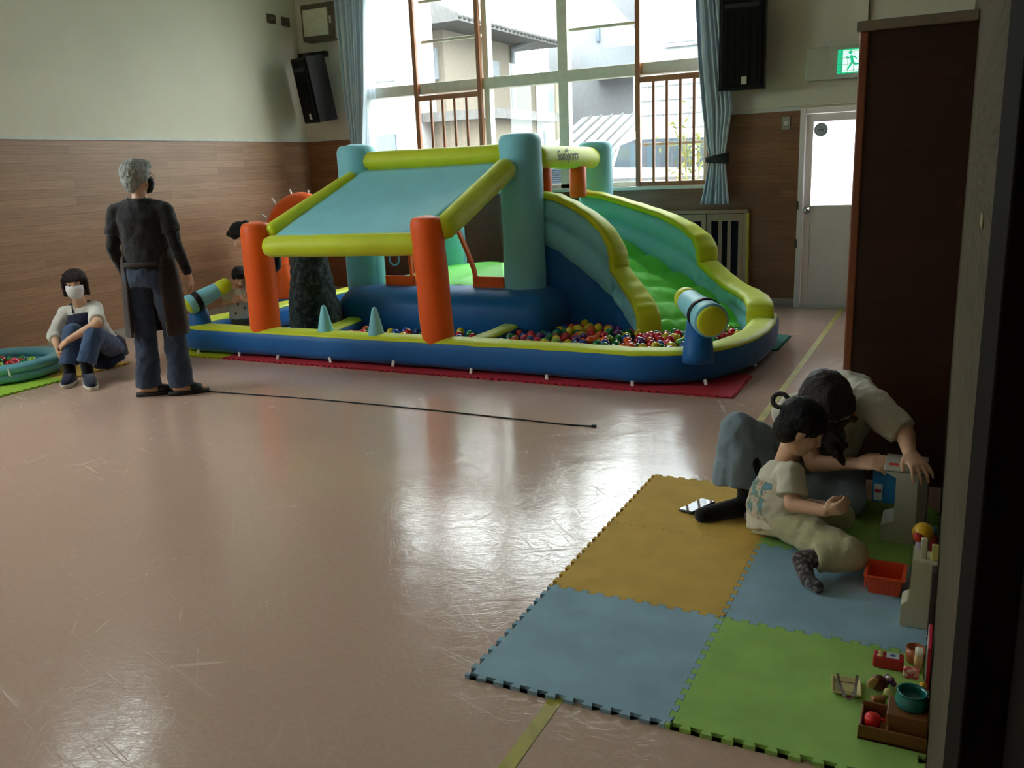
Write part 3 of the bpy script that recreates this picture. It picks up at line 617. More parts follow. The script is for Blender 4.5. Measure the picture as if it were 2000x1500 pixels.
    # bush
    c = J(1352, 310, 10.6); bm = nb(); rnd = random.Random(3)
    for i in range(200):
        p = Vector((c.x+rnd.gauss(0, .16), 10.6+rnd.gauss(0, .15), c.z+rnd.gauss(-.1, .30))); d = Vector((rnd.uniform(-1, 1), rnd.uniform(-1, 1), rnd.uniform(-.3, 1))).normalized()*.045; s_ = d.cross(Vector((0, 1, .3))).normalized()*.014
        bm.faces.new([bm.verts.new(p-d), bm.verts.new(p+s_), bm.verts.new(p+d), bm.verts.new(p-s_)])
    bu = empty('bamboo_shrub', (c.x, 10.6, -.35), 'thin yellow green shrub outside beside the tied back curtain', 'shrub'); link('leaves', bm, mat('yellow_green_leaves', (136, 146, 88), .6), bu, smooth=False)
    bm = nb()
    for i in range(5): cap_(bm, (c.x+rnd.uniform(-.1, .1), 10.6+rnd.uniform(-.1, .1), -.35), (c.x+rnd.uniform(-.2, .2), 10.6, c.z+.3), .01, .005, n=6)
    link('stems', bm, mat('shrub_stem', (120, 120, 70), .6), bu)
outside()
# ================================================================== INFLATABLE
def rail_prof(r, top=False, squash=1.0):
    pw = lambda c, e: math.copysign(abs(c)**e, c)
    ex = .62
    if not top: return [(r*pw(math.cos(a), ex), squash*r*pw(math.sin(a), ex)) for a in [2*PI*i/28 for i in range(28)]]
    r2 = r+.003; A = [math.radians(37+106*i/14) for i in range(15)]
    return [(r2*pw(math.cos(a), ex), squash*r2*pw(math.sin(a), ex)) for a in A] + [((r-.02)*pw(math.cos(a), ex), squash*(r-.02)*pw(math.sin(a), ex)) for a in reversed(A)]
def inflatable():
    E_ = empty('inflatable_playground', (-3.3, 6.9, .013), 'large inflatable slide and ball pit playground with orange pillars and a pale blue cloth roof', 'bouncy castle')
    R = .112; ZR = .020+R
    outer = [(-5.88, 8.35), (-5.88, 7.6), (-5.88, 6.6), (-5.92, 6.1), (-5.98, 5.80), (-5.96, 5.56), (-5.80, 5.45), (-5.46, 5.43), (-5.0, 5.43), (-4.2, 5.43), (-3.3, 5.44), (-2.6, 5.44), (-2.1, 5.43), (-1.78, 5.43), (-1.53, 5.53), (-1.36, 5.74), (-1.27, 6.02), (-1.235, 6.35), (-1.25, 6.7), (-1.30, 7.05)]
    path = smooth_path([(x, y, ZR) for x, y in outer], 8)
    def crease(bm, amp=.006):
        for v in bm.verts:
            v.co.z += amp*noise.noise(v.co*7); v.co.x += amp*.7*noise.noise(v.co*8+Vector((9, 0, 0))); v.co.y += amp*.7*noise.noise(v.co*8+Vector((0, 9, 0)))
    bm = nb(); sweep(bm, path, rail_prof(R), cap=True); crease(bm); link('rail', bm, M['blue'], E_)
    bm = nb(); sweep(bm, path, rail_prof(R, True)); crease(bm); link('rail_top_strip', bm, M['yel'], E_)
    for nm, pts in (('divider', [(-4.62, 5.46, 0), (-4.66, 5.9, 0), (-4.80, 6.5, 0)]), ('divider', [(-3.20, 5.46, 0), (-3.17, 5.9, 0), (-3.20, 6.5, 0)])):
        rr = .095; pth = smooth_path([(p[0], p[1], .013+rr) for p in pts], 6)
        bm = nb(); sweep(bm, pth, rail_prof(rr)); crease(bm); d = link(nm, bm, M['blue'], E_)
        bm = nb(); sweep(bm, pth, rail_prof(rr, True)); crease(bm); link('divider_top_strip', bm, M['yel'], d)
    # pool floor sheet
    bm = nb(); pts = [(-5.7, 8.3), (-5.72, 5.6), (-5.5, 5.46), (-1.8, 5.46), (-1.5, 5.7), (-1.3, 6.1), (-1.28, 7.0), (-3, 8.3)]; prism(bm, pts, .014, .03); link('floor_sheet', bm, mat('pale_blue_floor_sheet', (120, 190, 225), .6), E_, smooth=False)
    # bouncer base
    bm = nb(); box(bm, -4.93, 6.30, .0135, -2.90, 8.45, .46, .16, 6)
    for v in bm.verts:
        v.co.y -= .05*math.sin(max(0, min(1, (v.co.z)/.46))*PI)*(v.co.y < 6.8); v.co.x += .05*math.sin(max(0, min(1, v.co.z/.46))*PI)*(1 if v.co.x > -3.5 else -1)
    link('bouncer_base', bm, M['blue'], E_)
    bm = nb(); n = 30; rows = []
    for i in range(n+1):
        y = 6.62+(8.2-6.62)*i/n
        rows.append([bm.verts.new((-4.75+1.6*j/n, y, .455+.085*math.sin(PI*i/n)**.6*math.sin(PI*j/n)**.6+.012*math.sin(j/n*PI*8)*math.sin(PI*j/n))) for j in range(n+1)])
    for a, b in zip(rows, rows[1:]):
        for j in range(n): bm.faces.new((a[j], a[j+1], b[j+1], b[j]))
    link('bouncing_floor', bm, M['grn'], E_)
    def pillar(nm, x, y, z0, z1, r, m, lean=0):
        bm = nb(); pr = [(.001, 0), (r*.985, 0), (r, .012), (r, .04)]
        H = z1-z0
        for k in range(1, 12): pr.append((r*(1+.015*math.sin(k*.9)), .04+(H-.16)*k/12))
        for k in range(0, 9): a = PI/2*k/8; pr.append((r*.72+r*.28*math.cos(a) if k < 8 else r*.6, H-.085+.075*math.sin(a)))
        pr += [(r*.3, H+.002), (.001, H+.004)]
        lathe(bm, (x, y, z0), pr, 40)
        for v in bm.verts:
            if v.co.z > z1-.1:
                a = math.atan2(v.co.y-y, v.co.x-x); q = Vector((v.co.x-x, v.co.y-y, 0)).length/r; v.co.z += .006*math.sin(a*20)*q*(1-abs(q-.8))
            v.co += Vector((v.co.x-x, v.co.y-y, 0)).normalized()*.006*noise.noise(v.co*4)
        ob = link(nm, bm, m, E_); ob.data.update(); return ob
    b2c = (-3.20, 6.62); b1c = (-4.83, 6.62); b3c = (-3.13, 8.12); b4c = (-4.80, 8.12)
    pillar('blue_pillar', *b2c, .36, 1.715, .175, M['lblue']); pillar('blue_pillar', *b1c, .36, 1.70, .175, M['lblue'])
    pillar('blue_pillar', *b3c, .36, 1.66, .165, M['lblue']); pillar('blue_pillar', *b4c, .36, 1.66, .165, M['lblue'])
    oL = ((J(520, 660, 5.45).x), 5.46); oR = ((J(857, 670, 5.45).x), 5.46)
    oLt = J(505, 440, 5.50).x; oRt = J(838, 430, 5.50).x
    def opillar(c, xt, zt):
        ob = pillar('orange_pillar', c[0], c[1], .205, zt, .122, M['org'])
        for v in ob.data.vertices:
            t = max(0, (v.co.z-.1)/1.0); v.co.x += (xt-c[0])*t
            if v.co.z < .2: v.co.z += .0
        return ob
    opillar(oL, oLt, 1.105); opillar(oR, oRt, 1.13)
    def tube(nm, a, b, r0, m, r1=None):
        bm = nb(); a = Vector(a); b = Vector(b); d = (b-a); prf = []
        r1 = r1 or r0; Lh = d.length
        prf = [(.001, -.03), (r0*.5, -.028), (r0*.85, -.01)] + [(r0+(r1-r0)*k/14, .03+(Lh-.06)*k/14) for k in range(15)] + [(r1*.85, Lh+.01), (r1*.5, Lh+.028), (.001, Lh+.03)]
        lathe(bm, a, prf, 28, d)
        for v in bm.verts: v.co.z += .004*noise.noise(v.co*6)
        return link(nm, bm, m, E_)
    fz = .905
    fa = J(512, 482, 5.34); fb_ = J(812, 479, 5.34)
    tube('front_roof_beam', (fa.x+.05, 5.36, fa.z), (fb_.x-.01, 5.46, fb_.z), .085, M['yel'])
    ba = J(722, 316, 6.62); bb = J(968, 303, 6.62); tube('back_roof_beam', (ba.x-.05, 6.60, ba.z), (bb.x+.1, 6.60, bb.z), .085, M['yel'])
    la = J(680, 345, 6.55); lb = J(535, 447, 5.55); tube('side_roof_beam', J(688, 348, 6.44), J(530, 450, 5.48), .062, M['yel'])
    ra = J(993, 328, 6.45); rb = J(872, 448, 5.52); tube('side_roof_beam', (ra.x, 6.42, ra.z), (rb.x-.02, 5.50, rb.z), .09, M['yel'])
    # roof cloth
    A = J(538, 461, 5.42); B_ = J(812, 459, 5.42); C_ = J(985, 318, 6.52); D_ = J(697, 336, 6.52)
    bm = nb(); n = 24; rows = []
    for i in range(n+1):
        t = i/n; l = A.lerp(D_, t); r = B_.lerp(C_, t)
        rows.append([bm.verts.new(l.lerp(r, j/n) + Vector((0, 0, -.035*math.sin(PI*t)*math.sin(PI*j/n)))) for j in range(n+1)])
    for a, b in zip(rows, rows[1:]):
        for j in range(n): bm.faces.new((a[j], a[j+1], b[j+1], b[j]))
    rc = link('roof_cloth', bm, M['lblue'], E_); rc.modifiers.new('s', 'SOLIDIFY').thickness = .006
    # crossbar with the printed name
    st = tube('slide_arch_tube', (-3.12, 6.72, 1.52), (-3.12, 8.00, 1.50), .098, M['yel'])
    txt = bpy.data.curves.new('name_print', 'FONT'); txt.body = 'SunSports'; txt.size = .115; txt.align_x = 'CENTER'; txt.extrude = .0006
    tmp = bpy.data.objects.new('text_source', txt); COL.objects.link(tmp); bpy.context.view_layer.update()
    tme = bpy.data.meshes.new_from_object(tmp.evaluated_get(bpy.context.evaluated_depsgraph_get())); bpy.data.objects.remove(tmp)
    tme.materials.clear(); tme.materials.append(mat('dark_print_ink', (70, 74, 40), .6)); to = bpy.data.objects.new('printed_name', tme); COL.objects.link(to)
    to.parent = st; to.matrix_parent_inverse = parent_world(st).inverted(); to.location = (-3.021, 7.20, 1.487); to.rotation_euler = (PI/2, 0, PI/2); to.scale = (1, 1.0, 1)
    bm = nb()
    pth = [(-3.0245, 7.17+.035*math.cos(a), 1.563+.016*math.sin(a)) for a in [PI*i/10 for i in range(11)]]
    for a, b in zip(pth, pth[1:]): cap_(bm, a, b, .0025, n=6)
    cap_(bm, (-3.0245, 7.147, 1.565), (-3.0245, 7.193, 1.565), .002, n=6); link('sun_emblem', bm, mat('dark_print_ink', (70, 74, 40), .6), st)
    for y in (6.84, 7.62):
        x0, x1 = (-3.04, -3.02); bm = nb(); lathe(bm, (-3.11, y, 1.15), [(.001, 0), (.072, 0), (.078, .03), (.078, .27), (.001, .28)], 20); link('orange_arch_post', bm, M['org'], E_)
    # slide
    wo = [((-3.14, 7.80), 1.19, .80), ((-2.95, 7.82), 1.16, .76), ((-2.75, 7.84), 1.10, .70), ((-2.52, 7.83), 1.03, .57), ((-2.30, 7.80), .96, .45), ((-2.10, 7.74), .87, .36), ((-1.96, 7.66), .78, .31), ((-1.905, 7.61), .69, .285), ((-1.895, 7.60), .57, .28), ((-1.74, 7.49), .47, .22), ((-1.60, 7.36), .40, .15), ((-1.46, 7.20), .375, .08), ((-1.36, 7.02), .36, .03), ((-1.30, 6.86), .335, .025), ((-1.285, 6.80), .29, .025)]
    wi = [((-3.10, 6.80), 1.22, .80), ((-2.95, 6.81), 1.19, .72), ((-2.80, 6.82), 1.12, .61), ((-2.65, 6.82), 1.03, .50), ((-2.52, 6.80), .92, .40), ((-2.44, 6.78), .80, .35), ((-2.415, 6.77), .72, .33), ((-2.405, 6.765), .61, .32), ((-2.30, 6.71), .50, .24), ((-2.19, 6.63), .40, .15), ((-2.12, 6.56), .33, .05), ((-2.09, 6.52), .27, .025)]
    def slide_wall(nm, st_, wth):
        secs = []
        for i in range(len(st_)-1):
            (p, zt, zb), (q, zt2, zb2) = st_[i], st_[i+1]; m_ = 8
            for j in range(m_): t = j/m_; secs.append((p[0]+(q[0]-p[0])*t, p[1]+(q[1]-p[1])*t, zt+(zt2-zt)*t, zb+(zb2-zb)*t))
        secs.append((*st_[-1][0], st_[-1][1], st_[-1][2]))
        P = [Vector((s[0], s[1], 0)) for s in secs]; nrm = []; arc = [0]
        for i in range(1, len(P)): arc.append(arc[-1]+(P[i]-P[i-1]).length)
        for i in range(len(P)):
            d = (P[min(i+4, len(P)-1)]-P[max(i-4, 0)]).normalized(); nrm.append(Vector((d.y, -d.x, 0)))
        rings = []; NV = 14
        for i, s in enumerate(secs):
            cr = abs(math.sin(arc[i]*PI/.17))**.35; k = (.80+.20*cr)
            def th(v): 
                return wth/2*k*(.40+.60*abs(math.sin(PI*v*2))**.6) if (s[2]-s[3]) > .26 else wth/2*k*(.8+.2*math.sin(PI*v))
            r = [P[i]+nrm[i]*th(v)+Vector((0, 0, s[3]+(s[2]-s[3])*v)) for v in [j/NV for j in range(NV+1)]] + [P[i]-nrm[i]*th(v)+Vector((0, 0, s[3]+(s[2]-s[3])*v)) for v in [1-j/NV for j in range(NV+1)]]
            rings.append(r)
        bm = nb(); ring_join(bm, rings); w_ob = link(nm, bm, M['lblue'], E_)
        # yellow top and end strip
        bm = nb(); rings = []
        line = [(P[i], nrm[i], secs[i][2]) for i in range(len(P))]
        pe, ne, ze = line[-1]; de = (P[-1]-P[-7]).normalized()
        ext = [(pe+de*.018, ne, ze-.03), (pe+de*.026, ne, ze*.55), (pe+de*.026, ne, .03)]
        pts = [(p+Vector((0, 0, z)), n_) for p, n_, z in line+ext]
        for i, (p, n_) in enumerate(pts):
            d = (pts[min(i+1, len(pts)-1)][0]-pts[max(i-1, 0)][0]).normalized(); up = n_.cross(d).normalized()
            if up.z < -.01 or (abs(up.z) <= .01 and up.dot(de) < 0): up = -up
            ww = wth/2*1.03; q = .030+.0022*math.sin(i*.95)
            rings.append([p+n_*(ww*math.cos(a))+up*(q*math.sin(a)**.7 if math.sin(a) > 0 else 0)+up*(-.004) for a in [PI*j/10 for j in range(11)]]+[p-n_*ww-up*.03, p+n_*ww-up*.03])
        ring_join(bm, rings); link('wall_top_strip', bm, M['yel'], w_ob)
        return secs
    so = slide_wall('outer_slide_wall', wo, .20); si = slide_wall('inner_slide_wall', wi, .19)
    # lane
    bm = nb(); NU, NVv = 64, 30; rows = []
    def samp(secs, t):
        x = t*(len(secs)-1); i = min(int(x), len(secs)-2); f = x-i; a, b = secs[i], secs[i+1]; return [a[k]+(b[k]-a[k])*f for k in range(4)]
    def arcsamp(secs):
        L_ = [0]
        for a, b in zip(secs, secs[1:]): L_.append(L_[-1]+math.hypot(a[0]-b[0], a[1]-b[1], (a[3]-b[3])))
        def g(t):
            s = t*L_[-1]
            for i in range(len(L_)-1):
                if L_[i+1] >= s: f = (s-L_[i])/max(1e-9, L_[i+1]-L_[i]); a, b = secs[i], secs[i+1]; return Vector((a[0]+(b[0]-a[0])*f, a[1]+(b[1]-a[1])*f, a[3]+(b[3]-a[3])*f))
            return Vector((secs[-1][0], secs[-1][1], secs[-1][3]))
        return g
    go, gi = arcsamp(so[:-20]), arcsamp(si[:-6])
    for i in range(NU+1):
        t = i/NU; a = gi(t); b = go(t); a.z += .05; b.z += .05
        r = []
        for j in range(NVv+1):
            v = j/NVv; p = a.lerp(b, v)
            tt = t
            za = .82*(1-tt)**1.25+.16 if False else p.z
            puff = .055*abs(math.sin(PI*t*6.5+ .7*math.sin(v*PI*2)))**.5*(.35+.65*abs(math.sin(PI*v*3))**.7)+.006*math.sin(v*37+t*9)*math.sin(t*60)
            p.z = za+puff
            if t > .9: p.z -= (t-.9)**2*4
            r.append(bm.verts.new(p))
        rows.append(r)
    for a, b in zip(rows, rows[1:]):
        for j in range(NVv): bm.faces.new((a[j], a[j+1], b[j+1], b[j]))
    link('slide_lane', bm, M['grn'], E_)
    lo = [bm_ for bm_ in ()]
    # dark blue body below lane and inner wall
    bm = nb(); ring = []
    tops = [(s[0], s[1]-.02, s[3]+.06) for s in si]; topo = [(s[0], s[1], s[3]+.02) for s in so]
    rings = []
    N_ = 40
    for i in range(N_+1):
        t = i/N_; a = gi(t); b = go(t); dd = (a-b); dd.z = 0; dd = dd.normalized()
        a2 = a+dd*.05
        rings.append([(a2.x, a2.y, .02), (a2.x, a2.y, a.z+.03), (b.x, b.y, b.z+.03), (b.x, b.y, .02)])
    ring_join(bm, rings); link('slide_body', bm, M['blue'], E_, smooth=False)
    a = gi(1); b = go(1)
    bm = nb(); sweep(bm, [(a.x-.03, a.y-.06, .075), ((a.x+b.x)/2, (a.y+b.y)/2-.10, .075), (b.x+.1, b.y-.12, .075)], circ(.055, 14)); link('slide_lip', bm, M['blue'], E_)
    # side panel of inner wall down to pit
    bm = nb(); rings = [[(s[0], s[1]-.05, .02), (s[0], s[1]-.06, s[3]+.03), (s[0], s[1]+.05, s[3]+.03), (s[0], s[1]+.05, .02)] for s in si]
    ring_join(bm, rings); link('side_panel', bm, M['blue'], E_, smooth=False)
    # entrance arch, trims, nets
    ya = 6.52; oc = M['org']
    pr = [J(x, y, ya) for x, y in ((878, 420), (893, 448), (905, 474), (916, 500), (926, 528), (930, 553))]
    pr = smooth_path([(p.x, ya, p.z) for p in pr], 5)
    bm = nb(); sweep(bm, pr, [(-.012, -.022), (.012, -.022), (.012, .022), (-.012, .022)], up=Vector((0, 1, 0.01))); link('arch_trim', bm, oc, E_, smooth=False)
    pr2 = [J(x, y, ya) for x, y in ((802, 430), (800, 470), (802, 510), (807, 553))]; pr2 = smooth_path([(p.x, ya, p.z) for p in pr2], 5)
    bm = nb(); sweep(bm, pr2, [(-.012, -.018), (.012, -.018), (.012, .018), (-.012, .018)], up=Vector((0, 1, 0.01))); link('arch_trim', bm, oc, E_, smooth=False)
    for x0, x1, ya0, y0, y1 in ((755, 812, ya, 541, 554), (925, 984, ya, 543, 558)):
        a, b = J(x0, y1, ya0), J(x1, y0, ya0); link('net_hem', box(nb(), a.x, ya-.012, .43, b.x, ya+.012, b.z+.01, .003), oc, E_, smooth=False)
    nm_, t, b, out = nodes('black_play_netting'); N = t.nodes; Lk = t.links; t.nodes.remove(b)
    df = N.new('ShaderNodeBsdfDiffuse'); df.inputs[0].default_value = (.006, .006, .006, 1); tr = N.new('ShaderNodeBsdfTransparent'); mx = N.new('ShaderNodeMixShader'); mx.inputs[0].default_value = .8
    Lk.new(df.outputs[0], mx.inputs[1]); Lk.new(tr.outputs[0], mx.inputs[2]); Lk.new(mx.outputs[0], out.inputs[0])
    def net(pts):
        bm = nb(); vs0 = [bm.verts.new(p) for p in pts]; bm.faces.new(vs0); o = link('safety_net', bm, nm_, E_, smooth=False); o.modifiers.new('s', 'SOLIDIFY').thickness = .002
    zt_ = 1.45
    net([(b1c[0]+.17, ya+.02, .46), (pr2[-1].x, ya+.02, .46)]+[(p.x, ya+.02, p.z) for p in reversed(pr2)]+[(pr2[0].x, ya+.02, zt_), (b1c[0]+.17, ya+.02, zt_)])
    net([(b2c[0]-.17, ya+.02, .46), (b2c[0]-.17, ya+.02, zt_), (pr[0].x, ya+.02, zt_)]+[(p.x, ya+.02, p.z) for p in pr])
    net([(b1c[0], 6.8, .46), (b4c[0], 7.95, .46), (b4c[0], 7.95, zt_), (b1c[0], 6.8, zt_)])
    net([(b4c[0]+.15, 8.1, .46), (b3c[0]-.15, 8.1, .46), (b3c[0]-.15, 8.1, zt_), (b4c[0]+.15, 8.1, zt_)])
    # ring on the left net (basket hoop)
    c = J(770, 506, 7.4); bm = nb(); pth = [(c.x+.06*math.cos(a), 7.4, c.z+.06*math.sin(a)) for a in [2*PI*i/24 for i in range(24)]]; sweep(bm, pth, circ(.009, 8), up=Vector((0, 1, 0)), loop=True); link('blue_hoop', bm, M['lblue'], E_)
    # cones on front rail
    for px in (637, 735):
        c = J(px, 655, 5.43); z0 = .222; bm = nb()
        lathe(bm, (c.x, 5.43, z0), [(.001, 0), (.070, 0), (.064, .02), (.043, .12), (.024, .20), (.014, .225), (.001, .232)], 24); link('spike_cone', bm, M['lblue'], E_)
    # cannons
    def cannon(base, a, b, r, nm='water_cannon'):
        cb = nb(); lathe(cb, (base[0], base[1], .17), [(.001, 0), (.105, 0), (.1, .05), (.075, base[2]-.17), (.001, base[2]-.165)], 28); k = link('cannon_stand', cb, M['blue'], E_)
        a, b = Vector(a), Vector(b); d = (b-a).normalized(); Lh = (b-a).length
        bm = nb(); lathe(bm, a, [(.001, 0), (r*.7, .0), (r*.74, .02), (r*.8, Lh*.3), (r*.95, Lh*.75), (r, Lh-.03), (r*.97, Lh-.008), (.001, Lh-.006)], 32, d); br = link('cannon_barrel', bm, M['lblue'], k)
        bm = nb(); lathe(bm, a-d*.10, [(.001, -.01), (r*.5, -.006), (r*.72, .02), (r*.75, .06), (r*.74, .12), (.001, .12)], 28, d); link('muzzle', bm, M['yel'], k)
        bm = nb(); lathe(bm, b-d*.02, [(.001, 0), (r*.86, 0), (r*.86, .018), (r*.7, .028), (.001, .032)], 32, d); link('end_disc', bm, M['yel'], k)
        p = a+d*Lh*.72; bm = nb(); lathe(bm, p, [(r*.93, -.03), (r*1.0, -.03), (r*1.02, .02), (r*.94, .02), (r*.93, -.03)], 32, d); link('strap', bm, M['black'], k)
    R0 = J(1361, 600, 5.47)
    cannon((J(1363, 660, 5.46).x, 5.47, .44), J(1345, 588, 5.80), J(1391, 628, 5.34), .112)
    cannon((J(392, 640, 5.47).x, 5.47, .37), J(428, 564, 5.62), J(366, 598, 5.36), .085)
    # arch with nozzles over the left pool
    Ya = 7.5; bm = nb(); pc = [J(x, y, Ya) for x, y in ((548, 640), (544, 560), (540, 480), (546, 434), (570, 404), (602, 401), (620, 434), (618, 500), (616, 600))]
    pth = smooth_path([(p.x, Ya, p.z) for p in pc], 6); sweep(bm, pth, circ(.125, 18), up=Vector((0, 1, 0))); ar = link('orange_arch', bm, M['org'], E_)
    for x, y in ((512, 420), (532, 389), (567, 373), (602, 374)):
        p = J(x, y, Ya); c = Vector((J(600, 480, Ya).x, Ya, J(600, 480, Ya).z)); d = (Vector((p.x, Ya, p.z))-c).normalized(); q = Vector((p.x, Ya, p.z))
        bm = nb(); cap_(bm, q-d*.05, q+d*.005, .011, n=10); link('spray_nozzle', bm, M['tag'], ar)
    p = J(565, 612, Ya); bm = nb(); box(bm, p.x-.16, Ya-.16, .02, p.x+.3, Ya+.16, .26, .05, 3); link('arch_foot', bm, M['blue'], E_)
    c = J(557, 560, 7.1); bm = nb(); lathe(bm, (c.x+.02, 7.1, .2), [(.001, 0), (.16, 0), (.155, .05), (.10, .22), (.05, .36), (.001, .37)], 24); link('orange_cone', bm, M['org'], E_)
    bm = nb(); lathe(bm, (c.x+.02, 7.1, .02), [(.001, 0), (.17, 0), (.19, .1), (.165, .2), (.001, .2)], 24); link('cone_base', bm, M['blue'], E_)
    # cloth fastening tags along the foot
    rnd = random.Random(5)
    for x, y in ((388, 688), (468, 695), (543, 700), (645, 703), (768, 710), (920, 725), (1068, 740), (1235, 752), (1378, 748), (1475, 712)):
        p = J(x, y, 5.31); yy = 5.305
        if x > 1300: q = FL(x, y, .03); p = q; yy = q.y
        bm = nb(); box(bm, p.x-.011, yy-.002, max(.016, p.z-.022), p.x+.011, yy+.010, max(.05, p.z+.022), .001)
        bmesh.ops.rotate(bm, verts=bm.verts, cent=(p.x, yy, max(.03, p.z)), matrix=Euler((0, rnd.uniform(-.3, .3), rnd.uniform(-.3, .3))).to_matrix()); link('fastening_tag', bm, M['tag'], E_, smooth=False)
    return so, si
SO, SI = inflatable()
# ================================================================== BALLS
COLS = dict(red=(206, 30, 40), yellow=(224, 200, 30), blue=(24, 80, 170), green=(20, 130, 70), orange=(238, 96, 36), purple=(96, 42, 130), pink=(236, 84, 120), lime=(150, 196, 40))
BR = .034
def ball_mesh(cn):
    me = bpy.data.meshes.new(cn+'_play_ball'); bm = nb(); bmesh.ops.create_icosphere(bm, subdivisions=3, radius=BR); bm.to_mesh(me); bm.free()
    me.polygons.foreach_set('use_smooth', [True]*len(me.polygons)); me.materials.append(mat('glossy_'+cn+'_plastic', COLS[cn], .18, .6, coat=.5, var=.04)); return me
BM = {k: ball_mesh(k) for k in COLS}
def fill(rect, n, inside, weights, where, group, z0=.062, zvar=.03, seed=1, r=BR, pile=None):
    rnd = random.Random(seed); pts = []; tries = 0
    while len(pts) < n and tries < 60000:
        tries += 1; x = rnd.uniform(rect[0], rect[2]); y = rnd.uniform(rect[1], rect[3])
        if not inside(x, y): continue
        z = z0 + rnd.uniform(0, zvar) + (pile(x, y) if pile else 0)
        if all((x-a)**2+(y-b)**2+(z-c)**2 > (2*r*.97)**2 for a, b, c in pts): pts.append((x, y, z))
    names = list(weights); ws = [weights[k] for k in names]
    for x, y, z in pts:
        c = rnd.choices(names, ws)[0]
        o = bpy.data.objects.new('play_ball', BM[c]); o.location = (x, y, z); o.scale = (r/BR,)*3; COL.objects.link(o)
        tag(o, f'{c} plastic play ball {where}', 'ball', group.format(c))
def in_poly(x, y, P):
    c = False
    for (x0, y0), (x1, y1) in zip(P, P[1:]+P[:1]):
        if (y0 > y) != (y1 > y) and x < (x1-x0)*(y-y0)/(y1-y0)+x0: c = not c
    return c
W1 = dict(red=5, yellow=5, blue=4, green=4, orange=3, purple=1.2, pink=.7, lime=1.5)
PB = [(-3.02, 5.58), (-1.85, 5.58), (-1.62, 5.66), (-1.47, 5.85), (-1.39, 6.1), (-1.36, 6.62), (-1.50, 6.78), (-1.75, 6.62), (-2.02, 6.42), (-2.2, 6.46), (-2.45, 6.63), (-2.75, 6.66), (-2.84, 6.62), (-2.80, 6.15), (-3.04, 6.14)]
PA = [(-4.46, 5.58), (-3.34, 5.58), (-3.32, 6.14), (-4.56, 6.14)]
inA = lambda x, y: in_poly(x, y, PA) and (x+4.5) + (6.14-y)*.4 > .1
fill((-3.05, 5.58, -1.3, 6.8), 218, lambda x, y: in_poly(x, y, PB), W1, 'in the large ball pit at the foot of the slide', '{} balls in the pit below the slide', z0=.130, zvar=.035, seed=4)
fill((-4.6, 5.58, -3.3, 6.2), 68, inA, W1, 'in the small ball pit behind the two pale blue spikes', '{} balls in the pit under the roof', z0=.118, zvar=.03, seed=9)
def under_layer(name, rect, n, inside, label, seed):
    rnd = random.Random(seed); pts = []; tries = 0; bm = nb(); names = list(W1); ws = [W1[k] for k in names]
    while len(pts) < n and tries < 40000:
        tries += 1; x = rnd.uniform(rect[0], rect[2]); y = rnd.uniform(rect[1], rect[3])
        if inside(x, y) and all((x-a)**2+(y-b)**2 > (1.9*BR)**2 for a, b in pts): pts.append((x, y))
    for x, y in pts:
        r = bmesh.ops.create_icosphere(bm, subdivisions=2, radius=BR, matrix=Matrix.Translation((x, y, .064+rnd.uniform(0, .012)))); k = rnd.choices(range(len(names)), ws)[0]
        for f in {f for v in r['verts'] for f in v.link_faces}: f.material_index = k
    o = link(name, bm, [BM[k].materials[0] for k in names]); tag(o, label, 'balls', kind='stuff')
under_layer('ball_layer', (-3.05, 5.58, -1.3, 6.8), 300, lambda x, y: in_poly(x, y, PB), 'mixed coloured balls filling the bottom of the large pit at the slide foot', 14)
under_layer('ball_layer', (-4.6, 5.58, -3.3, 6.2), 160, inA, 'mixed coloured balls filling the bottom of the small pit under the roof', 15)
# ================================================================== FOAM MATS
def tooth_edge(n=11, d=.016, flip=1, S=.6):
    p = S/n; out = [(0, 0)]
    for k in range(n):
        a = (k+.30)*p; b = (k+.70)*p
        out += [(a+.0, 0), (a-.10*p, d*flip), (b+.10*p, d*flip), (b, 0)]
    out.append((S, 0)); return out
def foam_mat(x, y, m, label, z=0.0, th=.012, name='foam_mat', S=.6, group=None):
    E1 = tooth_edge(S=S); g = .0011
    pts = [(a, b) for a, b in E1[:-1]] + [(S+b, a) for a, b in E1[:-1]] + [(a, S+b) for a, b in reversed(E1[1:])] + [(b, a) for a, b in reversed(E1[1:])]
    # inset slightly so that seams show
    P = [Vector((a, b)) for a, b in pts]; n = len(P); Q = []
    for i in range(n):
        u = (P[i]-P[i-1]).normalized(); v = (P[(i+1) % n]-P[i]).normalized(); nn = Vector((-u.y-v.y, u.x+v.x)); nn = nn.normalized() if nn.length > 1e-6 else Vector((-u.y, u.x)); Q.append(P[i]+nn*g)
    bm = nb(); prism(bm, [(x+q.x, y+q.y) for q in Q], z, z+th); bmesh.ops.triangulate(bm, faces=[f for f in bm.faces if len(f.verts) > 4])
    return tag(link(name, bm, m, smooth=False), label, 'play mat', group)
def foam_material(nm, rgb): return mat(nm, rgb, .85, .25, var=.09, scale=7, bump=.3, bscale=500)
FB, FY, FG = foam_material('blue_eva_foam', (156, 190, 210)), foam_material('yellow_eva_foam', (222, 182, 92)), foam_material('green_eva_foam', (164, 208, 110))
FLG = foam_material('lime_eva_foam', (160, 200, 70))
mx, my = -1.1837, 1.9407
